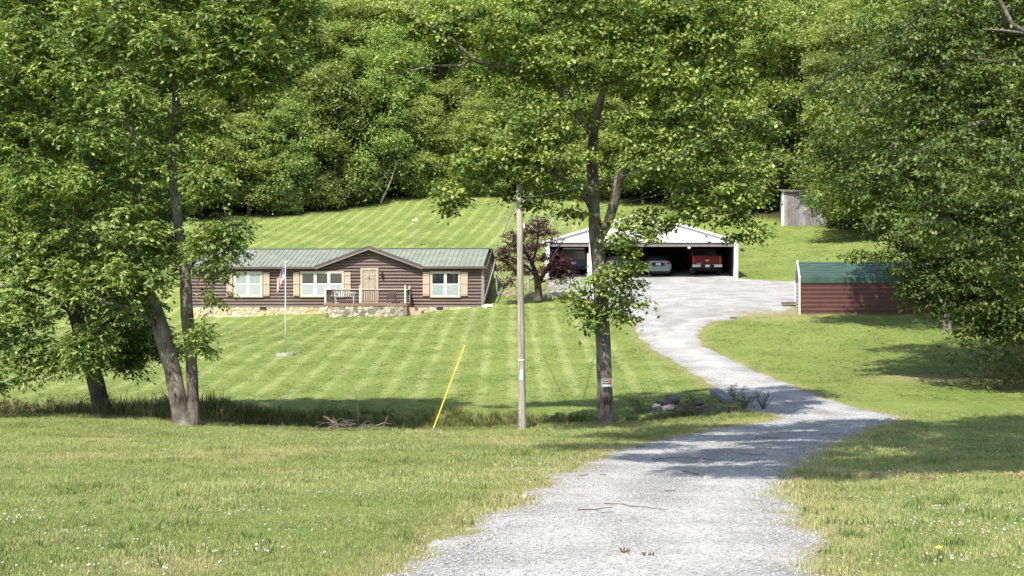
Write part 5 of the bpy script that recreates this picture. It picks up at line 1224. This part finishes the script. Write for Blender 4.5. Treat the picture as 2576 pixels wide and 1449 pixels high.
MB().prism([(-.075, -.15), (.02, -.15), (.02, SW), (SDp/2, SR-.02), (SDp-.02, SW), (SDp-.02, -.15), (SDp+.06, -.15), (SDp+.06, SW+.03), (SDp/2, SR+.08), (-.075, SW+.03)], -.05, .025, Matrix(((0, 1, 0, 0), (1, 0, 0, 0), (0, 0, 1, 0), (0, 0, 0, 1)))).build('end_trim', METW, sh)
ew = MB().prism([(.02, -.1), (SDp-.02, -.1), (SDp-.02, SW), (SDp/2, SR-.03), (.02, SW)], .03, .05, Matrix(((0, 1, 0, 0), (1, 0, 0, 0), (0, 0, 1, 0), (0, 0, 0, 1)))).build('end_wall', pmat('end_brown', (.15, .10, .085), .5, var=.15), sh)
for k in range(9):      # roll-up door ribs
    boxpart('door_rib', pmat('door_pale', (.50, .47, .44), .6), ew, -.012, .03, .35, SDp-.6, -.02+k*.19, .12+k*.19)
pl = P(1992, 776, 80.0); tag(MB().bar((pl.x-.55, pl.y, gz(pl.x-.55, pl.y)+.14), (pl.x+.45, pl.y-.1, gz(pl.x+.45, pl.y)+.16), .5, .12).box(pl.x-.5, pl.x-.42, pl.y-.2, pl.y+.2, pl.z-.2, pl.z+.1).build('pallet', pmat('old_brown_wood', (.11, .075, .06), .9, var=.3, scale=5)), 'low dark wooden pallet lying on the gravel at the end of the brown shed', 'pallet')

# ---------------------------------------------------------------- weathered grey shed far up the slope
GYW = [pmat('grey_board_a', (.20, .195, .20), .9, var=.3, scale=2.5, stretch=(3, 3, .5)), pmat('grey_board_b', (.155, .145, .145), .9, var=.3, scale=2.5, stretch=(3, 3, .5)), pmat('grey_board_c', (.15, .12, .11), .9, var=.4, scale=2.2, stretch=(3, 3, .5))]
gs = P(1972, 566, 121); g_ = empty('weathered_shed', (gs.x, gs.y, gz(gs.x, gs.y)-.1), math.radians(-4)); tag(g_, 'weathered grey board shed with one white edge at the foot of the wood', 'shed')
boxpart('core', GYW[1], g_, .02, 3.5, .06, 3.0, -.3, 2.85)
for k in range(12):
    boxpart('board', GYW[(k*7 % 5) % 3], g_, .03+k*.29, .03+k*.29+.27, 0+random.uniform(-.015, .01), .06, -.3, 2.86+random.uniform(-.05, .02)-k*.012)
MB().add([(-.22, -.02, -.3), (.02, -.03, -.3), (.02, -.03, 2.95), (-.16, -.02, 2.95), (-.22, .06, -.3), (.02, .05, -.3), (.02, .05, 2.95), (-.16, .06, 2.95)], [(0, 1, 2, 3), (7, 6, 5, 4), (0, 4, 5, 1), (1, 5, 6, 2), (2, 6, 7, 3), (3, 7, 4, 0)]).build('white_edge_board', PW, g_)
MB().add([(-.2, -.2, 2.93), (3.7, -.2, 2.75), (3.7, 3.3, 3.2), (-.2, 3.3, 3.4), (-.2, -.2, 2.88), (3.7, -.2, 2.70), (3.7, 3.3, 3.15), (-.2, 3.3, 3.35)], [(0, 1, 2, 3), (7, 6, 5, 4), (0, 4, 5, 1), (1, 5, 6, 2), (2, 6, 7, 3), (3, 7, 4, 0)]).build('roof', pmat('rusty_tin', (.10, .085, .075), .7, var=.3), g_)
# ---------------------------------------------------------------- utility pole, guy guard, wires
POLEW = pmat('pole_wood', (.27, .245, .20), .9, var=.4, scale=2.5, stretch=(6, 6, .5), bump=.5, bscale=5)
YPo = 40.0; pb_ = P(1314, 1082, YPo); pt = P(1306, 465, YPo)
up = empty('utility_pole', (pb_.x, YPo, pb_.z)); tag(up, 'weathered grey wooden utility pole standing at the edge of the lawn', 'pole')
MB().tube([Vector((0, 0, -.4))]+[(pt-pb_)*t for t in (0, .25, .5, .75, 1)], [.108, .104, .098, .090, .084, .078], 16, noise=.015).build('shaft', POLEW, up, smooth=True)
def on_pole(v): t = (1082-v)/(1082-465); return (pt-pb_)*t, .104-.026*t
for v in (483, 518):
    c, r = on_pole(v); MB().tube([c+Vector((.01, -r-.004, 0)), c+Vector((.01, -r+.02, 0))], .016, 8).build('bolt_hole', BLACK, up)
c, r = on_pole(905); MB().tube([c+Vector((0, 0, -.02)), c+Vector((0, 0, .02))], r+.006, 16).build('band', pmat('band_pale', (.6, .58, .5), .6), up)
c, r = on_pole(943); boxpart('tag_plate', pmat('tag_white', (.66, .65, .60), .6), up, c.x-.045, c.x+.03, -r-.012, -r+.02, c.z-.14, c.z+.14)
c, r = on_pole(569); ins = MB().tube([c+Vector((r-.02, -.03, .01)), c+Vector((r+.03, -.04, .01))], .012, 6).build('bracket', BLACK, up)
MB().tube([c+Vector((r+.035, -.04, -.07)), c+Vector((r+.035, -.04, -.05)), c+Vector((r+.035, -.04, .05)), c+Vector((r+.035, -.04, .075))], [.02, .03, .028, .012], 8).build('insulator', PW, ins)
c, r = on_pole(995); MB().tube([c+Vector((-r-.06, -.02, 0)), c+Vector((-r+.02, -.02, 0))], .012, 6).build('peg', PW, up)
ga, gb_ = P(1088, 1084, 40.1), P(1170, 868, 40.1)
gg = empty('guy_guard', ga); tag(gg, 'slanting bright yellow plastic guy wire guard on the lawn edge', 'guy guard')
MB().tube([Vector((0, 0, 0))+(gb_-ga)*t for t in (.045, .3, .6, 1)], .019, 10).build('guard', pmat('yellow_plastic', (.72, .52, .045), .45, var=.12, scale=3), gg)
MB().tube([(gb_-ga)*-.03, (gb_-ga)*.06], .014, 8).build('anchor_rod', GRAYM, gg)
MB().tube([(gb_-ga)*.9, P(1300, 492, 40.0)-ga], .004, 5).build('guy_wire', pmat('wire_grey', (.17, .18, .17), .6), gg)
def cable(name, pts, r, label, mat=None, n=28, group=None):
    pts = catmull([Vector(p) for p in pts], .8)
    tag(MB().tube(pts, r, 5).build(name, mat or pmat('cable_dark', (.035, .038, .036), .6), smooth=True), label, 'cable', group)
ct = P(1316, 490, 40.0)
cable('service_cable', [ct, P(1345, 495, 38), P(1590, 436, 32), P(1880, 312, 27), P(2120, 178, 24), P(2345, 18, 22), P(2640, -190, 20)], .0125, 'thick twisted cable rising from the pole to the upper right corner', pmat('cable_twist', (.10, .105, .10), .6))
cable('thin_cable', [P(1360, 548, 42), P(1700, 480, 36), P(2000, 370, 31), P(2300, 220, 27), P(2576, 28, 24), P(2700, -60, 23)], .005, 'thin overhead wire below the thick twisted cable, running to the upper right')
cable('house_drop', [P(1299, 512, 40), P(1280, 555, 55), P(1262, 600, 90.3)], .010, 'pale cable dropping from the utility pole to the log house', pmat('cable_pale', (.35, .37, .33), .6))
for dv, sh_ in ((0, 'upper'), (9, 'lower')):
    cable('garage_wire', [P(1345, 545+dv, 46), P(1420, 534+dv, 62), P(1520, 512+dv*1.3, 80), P(1585, 500+dv*1.6, 97)], .008, 'thin dark wire crossing to the garage behind the central tree, the %s of two' % sh_)

# ---------------------------------------------------------------- sign on the central tree
sg = P(1527, 963, YC-.30); s_ = empty('warning_sign', sg, math.radians(6)); tag(s_, 'small black, red and white private property sign nailed to the central tree trunk', 'sign')
w, h = .145, .112
boxpart('plate', PW, s_, -w, w, 0, .006, -h, h)
m, nt, bs, out = nt_new('sign_black_red')
tc = N(nt, 'ShaderNodeTexCoord'); sx = N(nt, 'ShaderNodeSeparateXYZ'); nt.links.new(tc.outputs['Object'], sx.inputs[0])
rp = N(nt, 'ShaderNodeMapRange'); rp.inputs[1].default_value = -.06; rp.inputs[2].default_value = .06; nt.links.new(sx.outputs[0], rp.inputs[0])
mx = N(nt, 'ShaderNodeMix'); mx.data_type = 'RGBA'; mx.inputs[6].default_value = (.012, .010, .012, 1); mx.inputs[7].default_value = (.30, .018, .024, 1); nt.links.new(rp.outputs[0], mx.inputs[0]); nt.links.new(mx.outputs[2], bs.inputs['Base Color'])
boxpart('panel', m, s_, -w+.016, w-.016, -.003, .001, -.038, h-.016)
for txt, z, sz, x in (('PRIVATE', .042, .052, .0), ('PROPERTY', -.012, .050, 0)):
    cu = bpy.data.curves.new('sign_text', 'FONT'); cu.body = txt; cu.size = sz; cu.align_x = 'CENTER'; cu.extrude = .0005; cu.offset = .0012
    to0 = bpy.data.objects.new('lettering_curve', cu); C.objects.link(to0); bpy.context.view_layer.update(); lme = bpy.data.meshes.new_from_object(to0); C.objects.unlink(to0); bpy.data.objects.remove(to0)
    to = bpy.data.objects.new('lettering', lme); C.objects.link(to); to.parent = s_; to.location = (x, -.0045, z); to.rotation_euler = (math.pi/2, 0, 0); lme.materials.clear(); lme.materials.append(PW)
boxpart('lower_outline', BLACK, s_, -w+.014, w-.014, -.0015, .001, -h+.012, -.040)
boxpart('lower_panel', PW, s_, -w+.018, w-.018, -.004, .0, -h+.016, -.043)

# ---------------------------------------------------------------- flagpole and flag
YF = 65.0; fb = P(718, 893, YF); fb.z = gz(fb.x, fb.y)
fp = empty('flagpole', fb); tag(fp, 'thin white flagpole in the lawn with a round edging at its foot', 'flagpole')
MB().tube([(0, 0, -.1), (0, 0, 2), (0, 0, 4.02)], [.028, .024, .018], 10).build('pole', pmat('pole_white', (.55, .55, .53), .5, var=.12), fp, smooth=True)
MB().tube([(0, 0, 4.01), (0, 0, 4.04), (0, 0, 4.09), (0, 0, 4.13)], [.02, .05, .05, .01], 8).build('finial', pmat('finial_pale', (.6, .58, .5), .4, .2), fp)
rg_ = MB(); nn = 28
prof = [(.36, -.04), (.44, -.04), (.44, .10), (.36, .10)]
vs = [(r*math.cos(2*math.pi*i/nn), r*math.sin(2*math.pi*i/nn), z) for i in range(nn) for r, z in prof]
rg_.add(vs, [(i*4+j, i*4+(j+1) % 4, ((i+1) % nn)*4+(j+1) % 4, ((i+1) % nn)*4+j) for i in range(nn) for j in range(4)]).build('edging', pmat('edging_stone', (.33, .32, .25), .9, var=.25), fp)
MB().tube([(0, 0, -.02), (0, 0, .05)], [.36, .34], 20).build('planting_bed', pmat('bed_soil', (.16, .15, .08), .95), fp)
# limp flag: stripes and blue canton, folded along the pole
FRED = pmat('flag_red', (.42, .030, .060), .8, var=.1); FWH = pmat('flag_white', (.78, .76, .76), .8, var=.06); FBL = pmat('flag_blue', (.035, .045, .11), .8, var=.15)
me = bpy.data.meshes.new('flag'); V, Fc, mi = [], [], []
nu, nv = 26, 26
for i in range(nu+1):
    a = i/nu
    for j in range(nv+1):
        b = j/nv                      # a along the fly, b down the hoist
        x = -.02-.33*a**.75-.025*math.sin(a*17)*a-.03*b*a; y = .05*math.sin(a*13+b*2.2)*min(1, a*3)
        z = -.62*b-.72*a**1.1+.05*math.sin(a*9+b*3)*a
        V.append((x, y, z))
for i in range(nu):
    for j in range(nv):
        Fc.append((i*(nv+1)+j, (i+1)*(nv+1)+j, (i+1)*(nv+1)+j+1, i*(nv+1)+j+1)); s13 = int(j/nv*13)
        mi.append(2 if (i/nu < .4 and j/nv < 7/13) and not ((i+j) % 3 == 0 and i % 2) else (0 if s13 % 2 == 0 else 1))
me.from_pydata(V, [], Fc)
for q in (FRED, FWH, FBL): me.materials.append(q)
me.polygons.foreach_set('material_index', mi); me.polygons.foreach_set('use_smooth', [True]*len(mi))
fl = link('flag', me); fl.location = fb+Vector((-.02, -.01, 3.93)); sl_ = fl.modifiers.new('cloth', 'SOLIDIFY'); sl_.thickness = .004
tag(fl, 'limp striped red, white and blue flag hanging on the flagpole', 'flag')

# ---------------------------------------------------------------- small things
WOODG = pmat('grey_timber', (.24, .22, .19), .9, var=.3, scale=5, stretch=(4, 4, 1))
# small feeder on a thin post, up the slope behind the house
fx = P(1043, 556, 112); fz = gz(fx.x, fx.y); fd = empty('bird_feeder', (fx.x, fx.y, fz)); tag(fd, 'small cream bird feeder on a thin post in the field behind the house', 'bird feeder')
MB().tube([(0, 0, -.2), (0, 0, fx.z-fz)], .022, 6).build('post', WOODG, fd)
FEM = pmat('feeder_cream', (.72, .66, .40), .6, var=.05); zt = fx.z-fz
boxpart('tray', FEM, fd, -.18, .22, -.14, .14, zt, zt+.10); boxpart('box', FEM, fd, .05, .2, -.09, .09, zt+.10, zt+.26)
boxpart('arm', FEM, fd, -.15, -.06, -.04, .04, zt-.2, zt)
# pale utility pedestal in front of the garage
wp = P(1485, 745, 90.2); wz = gz(wp.x, wp.y); ped = empty('meter_pedestal', (wp.x, wp.y, wz)); tag(ped, 'white meter pedestal with a box standing on the gravel by the central tree', 'pedestal')
boxpart('cabinet', pmat('pale_blue_white', (.62, .68, .72), .5, var=.06), ped, -.22, .22, -.12, .12, -.1, .92, bevel=.02)
boxpart('lid', PW, ped, -.24, .24, -.14, .14, .92, .97); MB().tube([(-.14, .0, .97), (-.14, 0, 2.6)], .05, 8).build('conduit', PW, ped); boxpart('meter', GRAYM, ped, -.22, -.06, -.13, .0, 1.0, 1.3)
# fence panels with crossed boards
def xpanel(name, u, v, Y, w, h, label, rz=0, mat=WOODG):
    p = P(u, v, Y); e = empty(name, (p.x, p.y, gz(p.x, p.y)), rz); tag(e, label, 'fence panel')
    for x in (0, w): boxpart('post', mat, e, x-.05, x+.05, -.05, .05, -.2, h)
    boxpart('bottom_rail', mat, e, .05, w-.05, -.04, .04, .05, .16); boxpart('top_rail', mat, e, .05, w-.05, -.04, .04, h-.13, h-.03)
    MB().bar((.05, -.055, .15), (w-.05, -.055, h-.12), .03, .10).build('brace', mat, e); MB().bar((.05, -.09, h-.12), (w-.05, -.09, .15), .03, .10).build('brace', mat, e)
xpanel('fence_panel', 1249, 762, 93.5, .95, 1.35, 'grey fence panel with crossed boards beside the house wall')
xpanel('fence_panel', 1378, 729, 93.5, 1.05, .95, 'low grey fence panel with crossed boards under the purple tree')
# split rails leaning on the slope between house and garage
RAILW = pmat('old_rail', (.33, .27, .19), .9, var=.3, scale=4)
for i, (u0, v0, u1, v1, Y, lab) in enumerate([(1262, 740, 1308, 716, 92.6, 'old split rail on the bank behind the utility pole, lowest of the left ones'), (1272, 748, 1310, 730, 92.2, 'old split rail lying nearest the house corner on the bank'), (1314, 716, 1342, 700, 92.8, 'old split rail just right of the utility pole, upper of two'), (1312, 752, 1342, 738, 91.4, 'thick weathered timber right of the utility pole, near the purple tree foot')]):
    a, b = P(u0, v0, Y), P(u1, v1, Y+.4); a.z = max(a.z, gz(a.x, a.y)+.05); b.z = max(b.z, gz(b.x, b.y)+.05)
    tag(MB().bar(a, b, .12, .10 if i < 3 else .22).build('split_rail', RAILW, bevel=.01), lab, 'rail')
# rubble of pale stones below the fence panel
for i in range(9):
    bm = bmesh.new(); bmesh.ops.create_icosphere(bm, subdivisions=2, radius=.5)
    for v in bm.verts: v.co = Vector((v.co.x*1.2, v.co.y*.8, v.co.z*.7))*(1+random.uniform(-.15, .15))
    me = bpy.data.meshes.new('bank_stone'); bm.to_mesh(me); bm.free(); me.materials.append(random.choice([STD[1], STD[2], ST[3]]))
    q = P(1372+i*8+random.uniform(-3, 3), 741, 91.6+random.uniform(-.3, .3)); o = link('bank_stone', me); o.location = (q.x, q.y, gz(q.x, q.y)+.02); o.scale = [random.uniform(.3, .6)]*3; o.rotation_euler = (0, 0, random.uniform(0, 6))
    tag(o, 'pale stone in the row edging the gravel under the purple tree', 'stone', 'stones edging the gravel under the purple tree')
# culvert end: slab, timber, rocks
def rock(name, u, v, Y, sx, sy, sz, mat, label, rz=0, dz=0, group=None):
    bm = bmesh.new(); bmesh.ops.create_icosphere(bm, subdivisions=3, radius=.5)
    r = random.Random(int(u*7+v*3))
    dirs = [(Vector((r.gauss(0, 1), r.gauss(0, 1), r.gauss(0, 1))).normalized(), r.uniform(.33, .46)) for _ in range(9)]
    for v_ in bm.verts:
        for d, m_ in dirs:
            t = v_.co.dot(d)
            if t > m_: v_.co -= d*(t-m_)
        v_.co = Vector((v_.co.x*sx, v_.co.y*sy, v_.co.z*sz))
    me = bpy.data.meshes.new(name); bm.to_mesh(me); bm.free(); me.materials.append(mat)
    p = P(u, v, Y); o = link(name, me); o.location = (p.x, p.y, gz(p.x, p.y)+dz); o.rotation_euler = (r.uniform(-.2, .2), r.uniform(-.2, .2), rz); tag(o, label, 'rock', group); return o
RK1 = pmat('rock_red', (.105, .066, .052), .9, var=.3, scale=4, bump=.5); RK2 = pmat('rock_grey', (.105, .098, .092), .9, var=.4, scale=4, bump=.5)
rock('bank_rock', 1668, 1030, 46.2, 0.75, .6, .30, RK1, 'flat reddish rock jutting from the ditch bank', dz=.03)
rock('bank_rock', 1690, 1024, 46.6, .55, .5, .36, RK2, 'grey rock beside the flat reddish one in the ditch bank', dz=.15)
rock('bank_rock', 1678, 1055, 44.6, 0.8, .5, .28, RK2, 'long pale rock low in the ditch under the reddish one', rz=.4, dz=.06)
rock('bank_rock', 1755, 1030, 45.4, .42, .3, .25, RK2, 'pale grey rock in the ditch between the weeds and the dark timber', dz=.15)
rock('bank_rock', 1650, 1042, 45.2, .35, .3, .25, RK2, 'small pale stone low in the ditch, left of the reddish rock', dz=.1)
sl0, sl1 = hit(1795, 984)+Vector((0, 0, .05)), hit(1834, 1014)+Vector((0, 0, .07))
tag(MB().bar(sl0, sl1, .34, .14).build('stone_slab', pmat('slab_grey', (.14, .14, .155), .85, var=.2, scale=5), bevel=.015), 'grey slab lying aslant at the edge of the drive above the ditch', 'slab')
for i, (u, v, Y, q) in enumerate([(1640, 1050, 44.4, .3), (1705, 1040, 45.2, .34), (1722, 1036, 45.6, .26), (1738, 1048, 44.4, .3), (1770, 1040, 44.8, .36), (1790, 1030, 45.4, .3), (1700, 1058, 43.8, .28), (1812, 1034, 44.8, .26)]):
    rock('bank_stone', u, v, Y, q*1.3, q, q*.6, (RK1, RK2)[i % 2], 'small stone in the earth of the ditch bank left of the drive', rz=i*.7, dz=.0, group='small stones of the ditch bank')
tag(MB().bar(P(1842, 1052, 43.2), P(1842, 1026, 43.3), .24, .22).build('timber_post', pmat('dark_timber', (.045, .028, .022), .9, var=.3, scale=6), bevel=.012), 'short dark timber stump at the edge of the drive', 'timber')
tag(MB().bar(P(1722, 1064, 43.2), P(1832, 1046, 43.4), .25, .20).build('timber_beam', pmat('rotten_timber', (.10, .060, .040), .9, var=.4, scale=6), bevel=.02), 'rotten reddish timber lying along the ditch bank', 'timber')
# bare little bush on the drive edge
bb = P(1920, 1036, 44.0); bz = gz(bb.x, bb.y); mb = MB()
for k in range(13):
    a = random.uniform(0, 6.28); tip = Vector((math.cos(a)*random.uniform(.15, .45), math.sin(a)*.25, random.uniform(.3, .65))); mid = tip*.5+Vector((random.uniform(-.05, .05), 0, .06))
    mb.tube([Vector((0, 0, -.03)), mid, tip], [.012, .008, .004], 5)
    for j in range(4): q = mid.lerp(tip, .2+.2*j); mb.tube([q, q+Vector((random.uniform(-.14, .14), random.uniform(-.1, .1), random.uniform(.03, .14)))], [.005, .003], 4)
o = mb.build('bare_bush', pmat('dead_twig', (.09, .075, .07), .9)); o.location = (bb.x, bb.y, bz); tag(o, 'small dead leafless bush at the left edge of the drive', 'bush')
# brush pile at the ditch lip
BR = pmat('dead_branch', (.075, .062, .052), .9, var=.3); BRP = pmat('pale_branch', (.24, .175, .115), .9, var=.25)
bc_ = P(905, 1078, 41.6); bzz = gz(bc_.x, bc_.y); e = empty('brush_pile', (bc_.x, bc_.y, bzz)); tag(e, 'pile of dead brown branches on the edge of the ditch', 'brush pile')
for k in range(30):
    x0 = random.uniform(-.75, .55); L = random.uniform(.4, 1.1); a = random.uniform(-.35, .35)
    p0 = Vector((x0, random.uniform(-.3, .3), random.uniform(.25, .62))); p1 = p0+Vector((L*math.cos(a)*random.choice((-1, 1))*.7, random.uniform(-.2, .2), random.uniform(-.2, .16)))
    MB().tube([p0, p0.lerp(p1, .5)+Vector((0, 0, random.uniform(0, .10))), p1], [random.uniform(.008, .02), .01, .004], 5).build('branch', BR if k > 2 else BRP, e)
for k in range(7):
    MB().tube([(-.55, 0, .35), (-.62-random.uniform(0, .2), 0, .6), (-.5-random.uniform(0, .55), random.uniform(-.1, .1), random.uniform(.7, .85))], [.014, .01, .004], 5).build('branch', BRP, e)
MB().tube([(.1, 0, .55), (.5, 0, .40), (.68, 0, .52), (.80, 0, .80)], [.022, .03, .028, .024], 7).build('branch', BR, e)
sp_ = P(905, 1040, 43); mb = MB().tube([Vector((sp_.x, 43, gz(sp_.x, 43))), P(900, 1020, 43), P(895, 985, 43), P(885, 968, 43)], [.012, .010, .007, .004], 5); tag(mb.build('dead_stalk', BR), 'single thin dead stalk standing behind the brush pile', 'stalk')
# twigs on the drive
TW = pmat('twig_brown', (.13, .085, .055), .9, var=.3)
def twig(pts, r, label, group=None):
    ps = []
    for u, v in pts:
        h_ = hit(u, v); h_.z += .045+r; ps.append(h_)
    r *= .65; ps = catmull(ps, .08, jit=.008) if len(ps) > 1 else ps
    o = MB().tube(ps, [r*(1-.5*i/len(ps)) for i in range(len(ps))], 6).build('twig', TW, smooth=True); tag(o, label, 'twig', group)
twig([(1454, 1298), (1500, 1297), (1540, 1292)], .012, 'straight short twig on the sunlit gravel, left of the longest one')
twig([(1522, 1280), (1570, 1284), (1625, 1291), (1678, 1297)], .011, 'longest thin twig lying across the sunlit gravel')
twig([(1515, 1302), (1545, 1302)], .008, 'tiny twig just below the short straight one on the gravel')
twig([(1455, 1206), (1480, 1204)], .012, 'dark twig fragment near the left edge of the drive')
twig([(1508, 1206), (1525, 1205)], .012, 'dark twig fragment right of the one at the drive edge')
twig([(1672, 1247), (1700, 1245)], .010, 'brown twig fragment in the middle of the sunlit drive')
twig([(1720, 1198), (1755, 1204), (1770, 1212)], .018, 'forked dark twig in the shade in the middle of the drive')
twig([(1640, 1165), (1720, 1160), (1800, 1166)], .014, 'long dark twig in the middle of the shaded drive')
twig([(1860, 1150), (1930, 1153)], .014, 'dark twig at the right of the shaded drive')
twig([(1900, 1106), (1960, 1108)], .016, 'dark twig high in the shaded part of the drive')
twig([(2060, 1098), (2110, 1096)], .014, 'dark twig near the right edge of the shaded drive')
twig([(1600, 1133), (1625, 1131)], .02, 'dark clod-like twig at the left edge of the shaded drive')
def tuftlet(u, v, label, col, n=14, r=.09, h=.06):
    p = hit(u, v); mb = MB()
    for k in range(n):
        a = random.uniform(0, 6.28); b = Vector((p.x+random.uniform(-r, r), p.y+random.uniform(-r, r)*.8, p.z+.035)); t = b+Vector((math.cos(a)*r*.7, math.sin(a)*r*.7, random.uniform(.01, h)))
        mb.tube([b, b.lerp(t, .6)+Vector((0, 0, .01)), t], [.006, .007, .001], 4)
    tag(mb.build('dry_clump', col), label, 'leaf litter')
tuftlet(1572, 1405, 'small dry leaf clump standing on the gravel, left of two near the bottom', TW, 8, .035, .05)
tuftlet(1634, 1410, 'small dry leaf clump lying on the gravel, right of two near the bottom', TW, 9, .045, .025)
tuftlet(2335, 1213, 'reddish brown dead leaf cluster lying in the right lawn', pmat('red_leaf', (.22, .12, .07), .9), 18, .10, .05)
tuftlet(2560, 1205, 'pile of dry tan leaves at the right edge of the lawn', pmat('tan_leaf', (.33, .25, .14), .9), 46, .13, .07)
# one dandelion
d = hit(2362, 1404); dn = empty('dandelion', d); tag(dn, 'single yellow dandelion flower in the lawn at lower right', 'flower')
MB().tube([(0, 0, 0), (0, 0, .07)], .003, 5).build('stem', MATS['leaf_hickory'], dn)
MB().tube([(0, 0, .068), (0, 0, .075), (0, 0, .085), (0, 0, .09)], [.006, .026, .022, .006], 10).build('head', pmat('dandelion_yellow', (.80, .55, .02), .7), dn)
# dark clump on the lawn by the bend
rock('lawn_clod', 1845, 801, 75.5, .5, .3, .2, pmat('dark_clod', (.05, .045, .035), .95), 'small dark clod on the lawn inside the bend of the drive')
# bright leafy weeds along the ditch: ragweed-like clumps
r9 = np.random.default_rng(909)
WEED = leafmat('leaf_weed', (0.045, 0.075, 0.018), (0.12, 0.155, 0.04), .35)
def weed_bush(u, v, Y, w, h, n, label, group, mat=WEED, size=.07):
    p = P(u, v, Y); zb_ = gz(p.x, p.y); base = Vector((p.x, p.y, zb_))
    cl = np.stack([p.x+r9.normal(0, w*.45, n), p.y+r9.normal(0, w*.3, n), zb_+np.abs(r9.normal(.5, .28, n))*h], 1)
    vv, lv = leaves_simple(cl, 14, .07, size, r9, droop=.1, aspect=.45)
    t = empty('weed_clump', base); link('leaves', crown_mesh('weed_leaves', vv, lv, mat, base), None, t)
    mb = MB()
    for q in cl[::2]: mb.tube([Vector((random.uniform(-w, w)*.3, 0, -.05)), (Vector(q)-base)*.6+Vector((0, 0, .04)), Vector(q)-base], [.008, .006, .003], 4)
    mb.build('stems', pmat('weed_stem', (.16, .13, .07), .9), t); tag(t, label, 'weeds', group)
for i, (u, v, Y, w, h, n) in enumerate([(30, 1045, 42.0, 1.0, 1.0, 60), (110, 1045, 42.2, 1.0, .95, 60), (190, 1045, 42.2, .9, .8, 50), (320, 1050, 42.0, 1.0, .9, 60), (400, 1055, 41.8, .9, .95, 50), (300, 1010, 42.5, .5, 1.3, 40), (545, 1070, 41.9, .9, .85, 50), (620, 1075, 42.2, 1.0, .75, 44), (710, 1078, 42.4, .9, .6, 30)]):
    weed_bush(u, v, Y, w, h, n, 'brown-green weed thicket in the ditch around the left trees', 'weed thickets by the left trees')
for i, (u, v, Y, w, h, n, lab) in enumerate([(1410, 1064, 43.2, .5, .45, 16, 'low leafy weed in the ditch between the utility pole and the central tree'), (1480, 1060, 43.0, .4, .5, 16, 'leafy weed in the ditch against the left side of the central tree'), (1725, 1052, 44.3, .45, .5, 22, 'dark leafy weed in the ditch right of the long pale rock'), (1870, 1030, 44.6, .6, .5, 30, 'green weed clump at the drive edge above the dark timber stump'), (1850, 985, 48.5, .4, .4, 14, 'weed clump by the upper end of the grey slab'), (1610, 1052, 44.6, .6, .45, 24, 'leafy weed in the ditch just right of the central tree')]):
    weed_bush(u, v, Y, w, h, n, lab, None)
for i, (u, v, Y, w, h, n) in enumerate([(2500, 985, 49.5, 1.6, 1.1, 70), (2570, 980, 50, 1.6, 1.5, 80), (2560, 930, 54, 2.0, 1.6, 80), (2640, 960, 51, 1.8, 1.6, 60), (2490, 900, 58, 1.6, 1.0, 40)]):
    weed_bush(u, v, Y, w, h, n, 'dark brush under the boughs at the right edge', 'brush at the right edge', size=.12)
